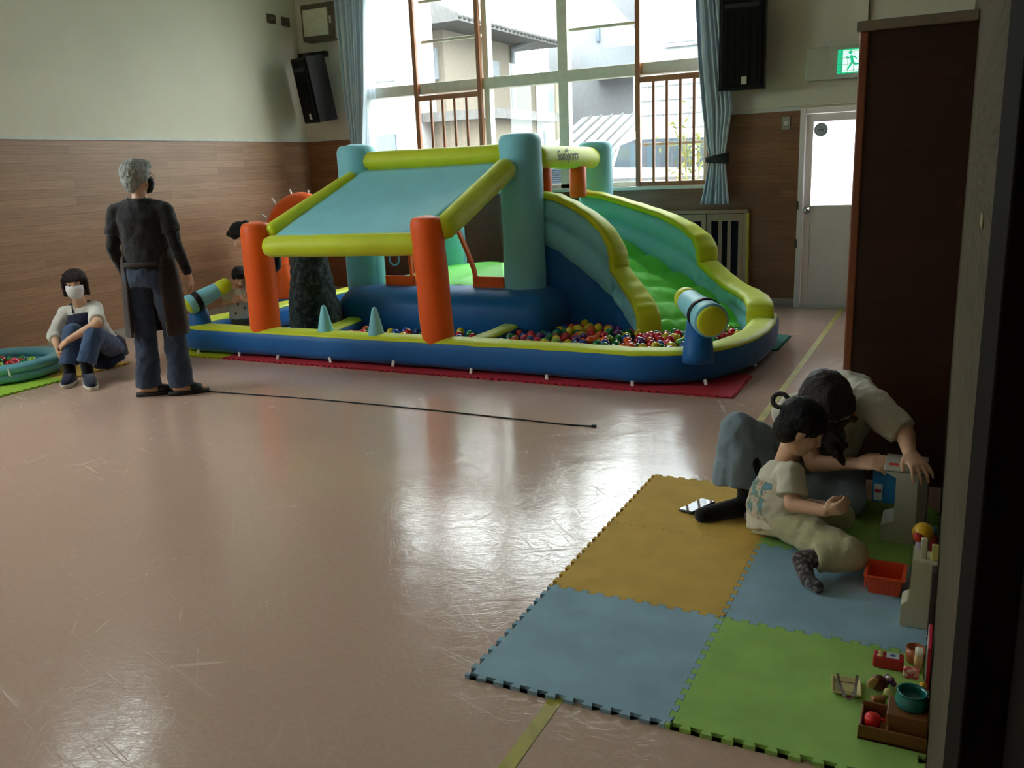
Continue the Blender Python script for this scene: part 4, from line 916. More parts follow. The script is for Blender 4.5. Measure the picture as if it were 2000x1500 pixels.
for i, j, m_, lb in ((0, 0, FB, 'pale blue foam puzzle mat lying at the open front left corner of the near mats'), (0, 1, FY, 'yellow foam puzzle mat between the pale blue corner mat and the one with the phone'),
                     (0, 2, FY, 'yellow foam puzzle mat holding the phone and the black sock foot'), (1, 0, FG, 'light green foam puzzle mat under the toy plate and brown toy box'),
                     (1, 1, FB, 'pale blue foam puzzle mat under the orange basket and seated child'), (1, 2, FG, 'light green foam puzzle mat in shade under the white toy till')):
    foam_mat(mx+i*.6, my+j*.6, m_, lb)
# under the inflatable
RD = mat('red_eva_foam', (186, 38, 56), .85); YG = foam_material('yellow_green_eva_foam', (190, 196, 40)); TL = mat('teal_eva_foam', (16, 120, 100), .85)
RL = ['red foam mat with its whole toothed corner showing at the right end', 'red foam mat under the rail, next left of the exposed corner mat', 'red foam mat under the rail just right of the right orange pillar',
      'red foam mat directly below the right orange pillar', 'red foam mat below the right pale blue spike', 'red foam mat below the left pale blue spike', 'red foam mat below the left orange pillar, touching the yellow green mat']
for k in range(7): foam_mat(-1.155-.6*(k+1), 5.235, RD, RL[k], group='red mats under the inflatable')
foam_mat(-1.155-.6*8, 5.235, YG, 'yellow green foam puzzle mat under the front left edge of the inflatable')
foam_mat(-1.74, 6.70, TL, 'dark teal foam mat showing its teeth beside the right corner of the inflatable')
# left corner mats
xl = -6.62
foam_mat(xl, 4.27, FY, 'yellow foam puzzle mat under the woman seated by the wall')
foam_mat(xl, 3.67, FLG, 'lime green foam puzzle mat under the front of the paddling pool')
foam_mat(xl, 3.07, FLG, 'lime green foam puzzle mat at the left frame edge')
# ================================================================== PADDLING POOL
def paddling_pool():
    c = Vector((-6.68, 4.20, .013)); R0 = .41
    e = empty('paddling_pool', c, 'small round blue inflatable paddling pool with a few balls beside the seated woman', 'paddling pool')
    m_ = mat('teal_blue_pool_vinyl', (112, 186, 204), .3, .5, coat=.3, bump=.15, bscale=8)
    for k, z in enumerate((.042, .106)):
        bm = nb(); sweep(bm, [(c.x+R0*math.cos(a), c.y+R0*math.sin(a), c.z+z) for a in [2*PI*i/64 for i in range(64)]], circ(.056, 16, .040), loop=True); link('air_ring', bm, m_, e)
    link('pool_floor', lathe(nb(), c, [(.001, .002), (R0-.03, .002), (R0-.03, .042), (.001, .042)], 48), m_, e)
    bm = nb(); p = c+Vector((R0*.93, .22, .12)); cap_(bm, (c.x+.42, c.y-.20, .13), (c.x+.455, c.y-.215, .085), .008, n=8); link('valve', bm, mat('clear_valve', (180, 190, 160), .3), e)
    sp = [('green', 20, 703), ('red', 19, 711), ('red', 38, 708), ('green', 46, 710), ('red', 34, 714), ('lime', 8, 713), ('green', 2, 706), ('pink', 28, 706), ('lime', 50, 706), ('red', 8, 703), ('green', 32, 702)]
    placed = []
    for col, x, y in sp:
        q = FL(x, y, .09); d_ = Vector((q.x-c.x, q.y-c.y, 0)); q = q if d_.length < R0-.10 else c+d_.normalized()*(R0-.10)
        q.z = .09
        for _ in range(40):
            bad = [b for b in placed if (b-q).length < .074]
            if not bad: break
            q = q + (q-bad[0]).normalized()*.012 if (q-bad[0]).length > 1e-4 else q+Vector((.01, 0, 0)); q.z = .09
        placed.append(q.copy())
        o = bpy.data.objects.new('play_ball', BM[col]); o.location = (q.x, q.y, .090); COL.objects.link(o); tag(o, f'{col} plastic play ball in the round paddling pool', 'ball', f'{col} balls in the paddling pool')
paddling_pool()
# wire on the floor
def cable():
    pts = [(355, 768), (372, 766), (388, 763), (420, 765), (600, 778), (800, 796), (1000, 817), (1100, 828), (1160, 832)]
    pth = smooth_path([(*FL(x, y, .006).xy, .004) for x, y in pts], 6)
    bm = nb(); sweep(bm, pth, circ(.0045, 8)); c = tag(link('floor_cable', bm, M['black']), 'thin dark cable running straight across the pink floor from the sandals', 'cable')
    q = FL(1160, 832, .006); link('cable_plug', box(nb(), q.x-.012, q.y-.012, 0.001, q.x+.012, q.y+.012, .014, .003), M['black'], c, smooth=False)
cable()
# ================================================================== PEOPLE
UP = Vector((0, 0, 1))
def hand(bm, wr, d, palm_n, s=1.0, curl=.35, spread=.12, thumb_side=1, fl=1.0):
    # wr wrist, d direction of the hand, palm_n direction the palm faces
    d = Vector(d).normalized(); n = Vector(palm_n); n = (n-d*n.dot(d)).normalized(); u = d.cross(n).normalized()*thumb_side   # u points to thumb side
    wr = Vector(wr); kn = wr+d*.078*s
    loft(bm, [(wr-d*.01*s, u*.022*s, n*.018*s), (wr+d*.02*s, u*.030*s, n*.017*s), (wr+d*.055*s, u*.038*s, n*.014*s), (kn, u*.037*s, n*.011*s)], 16, 2.4)
    for i, (o, L) in enumerate(((.027, .068), (.009, .076), (-.010, .070), (-.027, .056))):
        p = kn+u*o*s*1.02-d*.004*s; a = curl*(1+.18*i); dd = (d+u*spread*(1.4-i)*.7).normalized()
        for k, fr in enumerate((.46, .30, .24)):
            ang = a*(k+.6); q = p+(dd*math.cos(ang)+n*math.sin(ang))*L*fr*s*fl
            cap_(bm, p, q, (.0088-.0008*k)*s, (.0082-.0009*k)*s, n=10); p = q
    p = wr+d*.022*s+u*.026*s; q = p+(d*.72+u*.62+n*.28).normalized()*.034*s; cap_(bm, p, q, .012*s, .0102*s, n=10)
    r = q+(d*.9+u*.25+n*.35).normalized()*.028*s; cap_(bm, q, r, .0098*s, .0078*s, n=10)
def head(bm, c, f, up, s=1.0):
    # c = head centre; f = face direction; up = head up
    f = Vector(f).normalized(); up = Vector(up); up = (up-f*up.dot(f)).normalized(); r = f.cross(up).normalized(); B = basis(r, f, up); c = Vector(c)
    P = lambda x, y, z: c+(r*x+f*y+up*z)*s
    ell(bm, P(0, -.012, .028), (.073*s, .090*s, .085*s), B); ell(bm, P(0, .015, -.03), (.060*s, .070*s, .070*s), B)
    ell(bm, P(0, .040, -.072), (.036*s, .040*s, .034*s), B)          # chin and jaw
    for k in (-1, 1):
        ell(bm, P(k*.032, .055, -.022), (.024*s, .022*s, .026*s), B); ell(bm, P(k*.075, -.008, -.006), (.009*s, .018*s, .030*s), B)
        cap_(bm, P(k*.012, .078, .026), P(k*.045, .066, .026), .008*s, n=8)
    cap_(bm, P(0, .078, .012), P(0, .095, -.022), .008*s, .011*s, n=8); ell(bm, P(0, .090, -.026), (.015*s, .010*s, .009*s), B)
    cap_(bm, P(-.014, .079, -.052), P(.014, .079, -.052), .007*s, n=8)
    return P, B
def face_parts(e, P, B, s, eyes=True, mouth=True, closed=False):
    if eyes:
        for k in (-1, 1):
            bm = nb(); ell(bm, P(k*.030, .0735, .008), (.0125*s, .0075*s, (.006 if not closed else .0025)*s), B, 12, 8); ey = link('eye', bm, M['eyew'], e)
            bm = nb(); ell(bm, P(k*.030, .0795, .008), (.0058*s, .0035*s, .0056*s), B, 10, 8); link('iris', bm, M['eyed'], ey)
            bm = nb(); cap_(bm, P(k*.016, .0835, .030), P(k*.044, .073, .032), .0035*s, .0022*s, n=6); link('eyebrow', bm, mat('dark_brow_hair', (44, 32, 28), .8), e)
    if mouth:
        bm = nb(); ell(bm, P(0, .0845, -.050), (.019*s, .006*s, .0045*s), B, 12, 8); ell(bm, P(0, .0835, -.057), (.016*s, .006*s, .0045*s), B, 12, 8); link('lips', bm, M['lips'], e)
def hair_mat(nm, rgb, rgb2): return mat(nm, rgb, .5, .25, rgb2=rgb2, scale=7, stretch=(26, 26, 3), bump=.9, bscale=14)
H_GREY = hair_mat('silver_grey_hair', (118, 120, 114), (196, 200, 194)); H_BLK = hair_mat('black_hair', (10, 8, 9), (26, 20, 20)); H_BRN = hair_mat('dark_brown_hair', (26, 16, 17), (56, 34, 32))
def cloth(nm, rgb, var=.1, bump=.35, bscale=150, sheen=.2, **k): return mat(nm, rgb, .85, .2, var=var, scale=k.pop('scale', 14), bump=bump, bscale=bscale, sheen=sheen, **k)
DENIM_D = cloth('dark_indigo_denim', (52, 64, 84), .18); DENIM_M = cloth('mid_blue_denim', (66, 88, 124), .2); DENIM_L = cloth('washed_grey_blue_denim', (128, 144, 156), .14)
BLK_C = cloth('black_jersey', (24, 22, 24), .1); BLK_T = cloth('charcoal_black_tee', (34, 32, 34), .1); BRN_C = cloth('dark_brown_apron_cloth', (50, 38, 34), .1)
WHT_C = cloth('white_cotton', (214, 210, 202), .05); NAVY = cloth('navy_apron_cloth', (32, 38, 62), .1); SHOE = cloth('navy_canvas_shoe', (34, 42, 66), .1)

# ------------------------------------------------------------------ standing woman seen from behind
def standing_woman():
    o = Vector((-4.855, 4.20, 0)); f = Vector((-.42, .907, 0)).normalized(); r = Vector((f.y, -f.x, 0))
    G = lambda x, y, z: o+r*x+f*y+UP*z
    e = empty('person', o, 'standing person with short grey hair, black top, brown apron and dark jeans, back turned', 'person')
    hc = G(.005, .02, 1.475); hf = (f*.82+r*.57).normalized()
    def body(bm):
        global _P, _B
        loft(bm, [(G(0, -.02, .80), r*.10, f*.08), (G(0, -.02, .90), r*.15, f*.10), (G(0, 0, 1.02), r*.125, f*.085), (G(0, 0, 1.15), r*.145, f*.095), (G(0, -.01, 1.27), r*.155, f*.085), (G(0, 0, 1.33), r*.07, f*.055)])
        cap_(bm, G(0, -.005, 1.30), G(.003, .012, 1.41), .050, .046)
        _P, _B = head(bm, hc, hf, UP, .98)
        for k in (-1, 1):
            cap_(bm, G(k*.10, -.01, 1.27), G(k*.155, -.015, 1.262), .045)
        AR = arms()
        for k, (sh, el, wr, hd) in AR.items():
            cap_(bm, sh, el, .040, .033); cap_(bm, el, wr, .033, .022)
            hand(bm, wr, hd-wr, (r*-k+f*-.2), .98, .45 if k > 0 else .25, .1, thumb_side=(-1 if k > 0 else 1))
            cap_(bm, G(k*.085, 0, .86), G(k*.10, .03, .45), .078, .052); cap_(bm, G(k*.10, .03, .45), G(k*.115, -.01, .09), .050, .034)
            fd = (f*.35+r*.94) if k > 0 else (f*.3+r*.9)
            a = G(k*.115, -.01, .05); a.z = .045; cap_(bm, a-fd*.03, a+fd*.12+UP*-.012, .030, .024); cap_(bm, a+fd*.10-UP*.012, a+fd*.15-UP*.02, .024, .018)
    def arms():
        return {1: (G(.165, -.01, 1.262), G(.225, -.05, 1.03), G(.245, .05, .82), G(.25, .08, .755)), -1: (G(-.165, -.01, 1.262), G(-.215, -.03, 1.02), G(-.205, .10, .80), G(-.195, .14, .73))}
    blob('body', body, .0055, M['skin'], e, 2)
    P, B = _P, _B; s = .98
    face_parts(e, P, B, s, True, False)
    def hair(bm):
        ell(bm, P(0, -.022, .040), (.094*s, .102*s, .088*s), B); ell(bm, P(0, -.055, -.012), (.078*s, .062*s, .070*s), B); ell(bm, P(0, -.065, -.055), (.055*s, .036*s, .040*s), B)
        ell(bm, P(0, .03, .082), (.070*s, .062*s, .046*s), B)
        for k in (-1, 1): ell(bm, P(k*.070, -.02, .012), (.022*s, .05*s, .045*s), B)
        rnd = random.Random(2)
        for _ in range(70):
            a = rnd.uniform(0, 2*PI); t = rnd.uniform(.1, 1.2); c = P(.088*math.sin(t)*math.cos(a), -.022+.095*math.sin(t)*math.sin(a), .040+.082*math.cos(t)); d_ = (c-P(0, -.02, .03)).normalized(); cap_(bm, c-d_*.02, c+d_*.006+UP*-.004, .016, .008, n=8)
    blob('hair', hair, .005, H_GREY, e, 2, .012, .018)
    bm = nb(); cap_(bm, P(.072, .005, .012), P(.045, .092, .014), .002*s, n=6)
    for k in (-1, 1): sweep(bm, [P(k*.032+.02*math.cos(a), .096, .008+.016*math.sin(a)) for a in [2*PI*i/16 for i in range(16)]], circ(.0016, 6), loop=True, up=hf)
    link('eyeglasses', bm, M['metal'], e)
    def mask(bm):
        loft(bm, [(P(0, .045, .0), r*0+_B.col[0]*.062*s, _B.col[1]*.046*s), (P(0, .052, -.03), _B.col[0]*.064*s, _B.col[1]*.05*s), (P(0, .05, -.075), _B.col[0]*.052*s, _B.col[1]*.044*s), (P(0, .045, -.10), _B.col[0]*.03*s, _B.col[1]*.03*s)], 20)
    bm = nb(); mask(bm); link('face_mask', bm, cloth('black_mask_cloth', (28, 26, 28)), e)
    bm = nb()
    for k in (-1, 1): cap_(bm, P(k*.055, .05, -.01), P(k*.076, -.015, .012), .0016, n=5); cap_(bm, P(k*.055, .05, -.07), P(k*.076, -.015, -.03), .0016, n=5)
    link('mask_loop', bm, cloth('black_mask_cloth', (28, 26, 28)), e)
    AR = arms()
    def sleeves(bm):
        for k, (sh, el, wr, hd) in AR.items():
            cap_(bm, sh, el, .052, .043); cap_(bm, el, wr+(el-wr)*.06, .043, .031, flat1=True)
    blob('long_sleeves', sleeves, .007, BLK_C, e, 3, .012, .05)
    def tee(bm):
        loft(bm, [(G(0, -.01, .86), r*.168, f*.118), (G(0, 0, .98), r*.152, f*.112), (G(0, 0, 1.10), r*.160, f*.112), (G(0, -.01, 1.22), r*.172, f*.105), (G(0, -.01, 1.29), r*.150, f*.085), (G(0, 0, 1.345), r*.078, f*.062)], 28, 2.2)
        for k, (sh, el, wr, hd) in AR.items():
            cap_(bm, G(k*.06, -.005, 1.285), sh-UP*.002, .062, .060); cap_(bm, sh-UP*.002, sh.lerp(el, .62), .061, .060, flat1=True)
    blob('black_tee', tee, .0075, BLK_T, e, 4, .014, .06)
    def legs(bm):
        loft(bm, [(G(0, -.02, .77), r*.165, f*.115), (G(0, -.02, .86), r*.168, f*.120), (G(0, -.01, .95), r*.140, f*.10)])
        for k in (-1, 1):
            loft(bm, [(G(k*.088, -.01, .84), r*.088, f*.10), (G(k*.095, 0, .66), r*.084, f*.09), (G(k*.10, .03, .45), r*.073, f*.074), (G(k*.108, .01, .25), r*.078, f*.08), (G(k*.115, -.01, .065), r*.085, f*.09)], 24)
    blob('jeans', legs, .0075, DENIM_D, e, 4, .022, .07)
    def apron(bm):
        # wrap apron: front sheet reaching round both sides, open at the back
        n = 30; ra = []; rb = []; rc = []
        lv = [(1.20, .140, .122), (1.05, .165, .130), (.95, .178, .134), (.80, .192, .142), (.62, .205, .150), (.43, .212, .155)]
        for z, a, b in lv:
            o1 = []; o2 = []
            w = PI*(1.62 if z < .9 else 1.5) if z < 1.0 else PI*1.0
            for i in range(n+1):
                t = PI/2+(i/n-.5)*w; wv = 1+.04*math.sin(i*1.7)*(1.2-z)
                o1.append(G(a*wv*math.cos(t), b*wv*math.sin(t), z)); o2.append(G((a*wv-.012)*math.cos(t), (b*wv-.012)*math.sin(t), z))
            ra.append(o1+list(reversed(o2)))
        ring_join(bm, ra)
    bm = nb(); apron(bm); link('apron', bm, BRN_C, e)
    bm = nb()
    for k in (-1, 1): cap_(bm, G(k*.075, .105, 1.21), G(k*.07, .06, 1.32), .008, n=8); cap_(bm, G(k*.07, .06, 1.32), G(k*.055, -.045, 1.345), .008, n=8)
    cap_(bm, G(-.055, -.045, 1.340), G(.055, -.045, 1.340), .008, n=8); link('neck_strap', bm, cloth('olive_neck_strap', (58, 70, 52)), e)
    bm = nb(); loft(bm, [(G(0, -.01, .905), r*.180, f*.128), (G(0, -.01, .935), r*.172, f*.124)], 28, caps=(False, False)); ob = link('waist_tie', bm, BRN_C, e); ob.modifiers.new('s', 'SOLIDIFY').thickness = .006
    for k in (-1, 1):
        fd = (f*.35+r*.94).normalized() if k > 0 else (f*.3+r*.9).normalized(); a = G(k*.115, -.01, 0); sd = UP.cross(fd)
        bm = nb(); loft(bm, [(a-fd*.075+UP*.004, fd*.001, sd*.001)]*1+[(a+fd*.045+UP*.002, fd*.135, sd*.047), (a+fd*.045+UP*.022, fd*.135, sd*.047)], 24, 2.6) if False else loft(bm, [(a+fd*.045+UP*.001, fd*.135, sd*.046), (a+fd*.045+UP*.024, fd*.137, sd*.048)], 24, 2.6)
        sn = link('sandal', bm, mat('black_sandal_rubber', (26, 26, 27), .6), e)
        bm = nb(); loft(bm, [(a+fd*.06+UP*.045, sd*.053, UP*.034), (a+fd*.10+UP*.04, sd*.052, UP*.030), (a+fd*.135+UP*.035, sd*.047, UP*.024)], 20); link('sandal_strap', bm, mat('black_sandal_rubber', (26, 26, 27), .6), sn)
standing_woman()
# ------------------------------------------------------------------ seated woman with mask
def seated_woman():
    hips = Vector((-6.10, 4.72, .135)); e = empty('person', (-6.1, 4.72, .013), 'person with bobbed hair, white face mask and navy apron sitting beside the paddling pool', 'person')
    neck = J(163, 590, 4.56); hc = J(147, 556, 4.50); hf = (Vector((0, 0, 1.2))-hc); hf.z = 0; hf = (hf.normalized()+Vector((-.12, -.15, -.06))).normalized()
    shR, shL = J(128, 612, 4.50), J(186, 602, 4.60); sd = (shL-shR).normalized(); fr = Vector((.55, -.83, 0)).normalized(); chest = (shR+shL)/2-UP*.05-fr*.02
    elR, wrR, haR = J(106, 655, 4.34), J(112, 676, 4.22), J(113, 692, 4.18)
    elL, wrL, haL = J(190, 632, 4.36), J(134, 664, 4.22), J(120, 674, 4.20)
    knR, knL = J(142, 648, 4.30), J(183, 652, 4.34); anR, anL = J(137, 728, 4.22), J(171, 724, 4.25); toR, toL = J(131, 747, 4.13), J(177, 743, 4.13)
    anR.z = max(anR.z, .085); anL.z = max(anL.z, .085); toR.z = .035; toL.z = .035
    hipR, hipL = hips-sd*.09, hips+sd*.09
    def body(bm):
        global _P, _B
        loft(bm, [(hips-UP*.09, sd*.15, fr*.10), (hips+UP*.03, sd*.15, fr*.11), (hips.lerp(chest, .5), sd*.13, fr*.09), (chest, sd*.145, fr*.09), (chest+UP*.07, sd*.12, fr*.07)])
        cap_(bm, chest+UP*.04, hc-UP*.06-hf*.01, .05, .046); _P, _B = head(bm, hc, hf, UP+fr*.1, .98)
        for sh, el, wr, hd, k in ((shR, elR, wrR, haR, -1), (shL, elL, wrL, haL, 1)):
            cap_(bm, sh, el, .043, .036); cap_(bm, el, wr, .036, .025); hand(bm, wr, hd-wr, Vector((-.2, .4, -.6)) if k > 0 else Vector((.5, .5, 0)), .95, .5, .08, thumb_side=-1)
        for h_, kn, an, to in ((hipR, knR, anR, toR), (hipL, knL, anL, toL)):
            cap_(bm, h_, kn, .08, .055); cap_(bm, kn, an, .052, .035); cap_(bm, an, Vector((an.x, an.y, .045)), .035, .03); cap_(bm, Vector((an.x, an.y, .04)), to, .03, .025)
    blob('body', body, .006, M['skin'], e, 2)
    P, B = _P, _B; s = .98; face_parts(e, P, B, s, True, False)
    def hair(bm):
        ell(bm, P(0, -.02, .040), (.090*s, .098*s, .086*s), B); ell(bm, P(0, -.045, -.035), (.082*s, .066*s, .075*s), B)
        for k in (-1, 1): cap_(bm, P(k*.076, .015, .04), P(k*.080, .0, -.075), .024*s, .017*s)
        for i in range(9): x = -.060+.015*i; cap_(bm, P(x, .052, .088), P(x*1.05, .082-.25*abs(x)**1.2, .044), .014*s, .007*s)
    blob('hair', hair, .005, H_BRN, e, 2, .008, .015)
    X, Yb, Zb = B.col[0], B.col[1], B.col[2]
    bm = nb(); loft(bm, [(P(0, .050, .002), X*.062*s, Yb*.048*s), (P(0, .056, -.028), X*.065*s, Yb*.052*s), (P(0, .054, -.07), X*.056*s, Yb*.048*s), (P(0, .046, -.102), X*.036*s, Yb*.034*s)], 24); link('face_mask', bm, cloth('white_mask_cloth', (226, 224, 226), .03), e)
    bm = nb()
    for k in (-1, 1): cap_(bm, P(k*.058, .05, -.01), P(k*.078, -.015, .008), .0016, n=5); cap_(bm, P(k*.056, .05, -.07), P(k*.078, -.015, -.03), .0016, n=5)
    link('mask_loop', bm, WHT_C, e)
    def shirt(bm):
        loft(bm, [(hips+UP*.05, sd*.17, fr*.12), (hips.lerp(chest, .5), sd*.15, fr*.11), (chest-UP*.01, sd*.165, fr*.108), (chest+UP*.055, sd*.135, fr*.085), (chest+UP*.095, sd*.065, fr*.06)], 26, 2.2)
        cap_(bm, chest+UP*.03, shR, .075, .058); cap_(bm, chest+UP*.03, shL, .075, .058); cap_(bm, shR, elR, .058, .056); cap_(bm, elR, elR.lerp(wrR, .45), .055, .052, flat1=True); cap_(bm, shL, shL.lerp(elL, .85), .058, .058, flat1=True)
    blob('white_tee', shirt, .0075, WHT_C, e, 4, .016, .06)
    def apron(bm):
        loft(bm, [(hips-UP*.07-fr*.02, sd*.185, fr*.155), (hips+UP*.06, sd*.178, fr*.140), (hips.lerp(chest, .55), sd*.128, fr*.135), (chest-UP*.02+fr*.018, sd*.125, fr*.122), (chest+UP*.035+fr*.028, sd*.105, fr*.09)], 26, 2.4)
        for k in (-1, 1): cap_(bm, chest+sd*k*.075+fr*.075+UP*.0, chest+sd*k*.072-fr*.01+UP*.098, .026, .024); cap_(bm, chest+sd*k*.072-fr*.01+UP*.098, chest+sd*k*.07-fr*.09, .024)
        cap_(bm, hips+fr*.05-UP*.05, hips-fr*.10-UP*.05, .11, .09)
    blob('navy_apron', apron, .0075, NAVY, e, 4, .014, .06)
    def jeans(bm):
        loft(bm, [(hips-UP*.10, sd*.16, fr*.13), (hips, sd*.16, fr*.12)])
        for h_, kn, an in ((hipR, knR, anR), (hipL, knL, anL)):
            hm = an+UP*.06; cap_(bm, h_, kn, .088, .068); cap_(bm, kn, kn.lerp(hm, .5), .068, .066); cap_(bm, kn.lerp(hm, .4), hm, .066, .072, flat1=True)
    blob('jeans', jeans, .0075, DENIM_M, e, 4, .018, .06)
    for an, to in ((anR, toR), (anL, toL)):
        bm = nb(); cap_(bm, an+UP*.10, Vector((an.x, an.y, .06)), .045, .042, n=18); link('sock', bm, cloth('black_sock_knit', (18, 18, 22)), e)
        d = Vector((to.x-an.x, to.y-an.y, 0)).normalized(); s2 = UP.cross(d); a = Vector((an.x, an.y, .013)); z0 = .001
        c = (Vector((an.x, an.y, z0))+Vector((to.x, to.y, z0)))/2+d*.01; Lh = (Vector((to.x, to.y, 0))-Vector((an.x, an.y, 0))).length/2+.065
        bm = nb(); loft(bm, [(c+UP*.0, d*Lh, s2*.048), (c+UP*.03, d*(Lh+.004), s2*.050)], 26, 2.5); so = link('shoe_sole', bm, mat('white_shoe_rubber', (205, 198, 184), .6), e)
        bm = nb(); loft(bm, [(c+UP*.03, d*(Lh-.004), s2*.046), (c+UP*.055-d*.012, d*(Lh-.03), s2*.043), (c+UP*.085-d*.035, d*(Lh-.065), s2*.036)], 26, 2.3); link('shoe', bm, SHOE, e)
    bm = nb(); cap_(bm, chest+sd*-.03+fr*.10+UP*.05, chest+sd*-.045+fr*.06+UP*.12, .005, n=6); cap_(bm, chest+sd*.02+fr*.11+UP*.03, chest-sd*.02+fr*.12+UP*.01, .005, n=6); link('lanyard', bm, cloth('black_lanyard', (22, 22, 24)), e)
seated_woman()
# ------------------------------------------------------------------ woman bending over in the inflatable
def bending_woman():
    hip = J(600, 462, 6.05); hip.z = .84; e = empty('person', (hip.x, hip.y, .03), 'person in a long dark green dress bending down over the small child inside the inflatable', 'person')
    hc = J(470, 461, 5.80); neck = J(497, 462, 5.86); ch = J(525, 462, 5.92); fwd = (hc-hip); fwd.z = 0; fwd.normalize(); sd = UP.cross(fwd)
    hf = (Vector((-.45, -.25, -.70))+fwd*.25).normalized(); hup = (fwd*.8+UP*.45)
    gR, gL = Vector((hip.x-.02, hip.y, .03))-sd*.10, Vector((hip.x-.02, hip.y, .03))+sd*.10
    def body(bm):
        global _P, _B
        loft(bm, [(hip-UP*.05, sd*.15, fwd*.11), (hip+UP*.04+fwd*.05, sd*.15, (UP-fwd*.3)*.11), (hip.lerp(ch, .55), sd*.13, UP*.09), (ch, sd*.145, UP*.085), (neck, sd*.06, UP*.055)])
        cap_(bm, neck-fwd*.03, hc-hup.normalized()*.06, .048, .045); _P, _B = head(bm, hc, hf, hup, .98)
        for k in (-1, 1):
            sh = ch+sd*k*.15; el = sh+Vector((0, 0, -.25))+fwd*.02; wr = el+Vector((0, 0, -.14))+fwd*.12; cap_(bm, sh, el, .042, .034); cap_(bm, el, wr, .033, .023); hand(bm, wr, fwd*.6-UP*.6, -UP+fwd*-.3, .95, .4, .1, thumb_side=k)
            g = gL if k > 0 else gR; cap_(bm, hip+sd*k*.08, Vector((g.x, g.y, .45)), .075, .052); cap_(bm, Vector((g.x, g.y, .45)), Vector((g.x, g.y, .09)), .05, .034); cap_(bm, Vector((g.x, g.y, .065)), Vector((g.x, g.y, .06))+fwd*.13, .033, .024)
    blob('body', body, .007, M['skin'], e, 2); P, B = _P, _B; s = .98; face_parts(e, P, B, s)
    def hair(bm):
        ell(bm, P(0, -.02, .038), (.086*s, .095*s, .084*s), B); ell(bm, P(0, -.055, -.02), (.07*s, .055*s, .06*s), B); ell(bm, P(0, -.105, .03), (.045*s, .045*s, .045*s), B)
        for k in (-1, 1): cap_(bm, P(k*.070, .02, .05), P(k*.074, -.02, -.01), .022*s, .018*s)
        ell(bm, P(0, .045, .080), (.055*s, .04*s, .03*s), B)
    blob('hair', hair, .006, H_BLK, e, 2, .006, .015)
    dm = cloth('dark_green_patterned_cloth', (30, 40, 42), .3, scale=30, rgb2=(62, 76, 78), thr=(.5, .62))
    def dress(bm):
        b0 = Vector((hip.x, hip.y, 0))
        loft(bm, [(b0+UP*.15-fwd*.02, fwd*.24, sd*.26), (b0+UP*.35, fwd*.215, sd*.24), (b0+UP*.60, fwd*.175, sd*.21), (b0+UP*.80, fwd*.15, sd*.18), (b0+UP*.90+fwd*.03, fwd*.10, sd*.15)], 30)
        loft(bm, [(hip+UP*.0-fwd*.03, sd*.17, UP*.12), (hip.lerp(ch, .5), sd*.16, UP*.115), (ch, sd*.165, UP*.105), (neck-fwd*.01, sd*.075, UP*.065)], 26)
        for k in (-1, 1):
            sh = ch+sd*k*.15; el = sh+Vector((0, 0, -.25))+fwd*.02; cap_(bm, sh, el, .062, .064); cap_(bm, el, el+Vector((0, 0, -.08))+fwd*.07, .062, .055, flat1=True)
    blob('long_dress', dress, .009, dm, e, 4, .03, .09)
    for g in (gR, gL):
        bm = nb(); cap_(bm, Vector((g.x, g.y, .10)), Vector((g.x, g.y, .065)), .038, .036, n=14); cap_(bm, Vector((g.x, g.y, .068)), Vector((g.x, g.y, .062))+fwd*.13, .036, .028, n=14); link('sock', bm, cloth('black_sock_knit', (18, 18, 22)), e)
bending_woman()
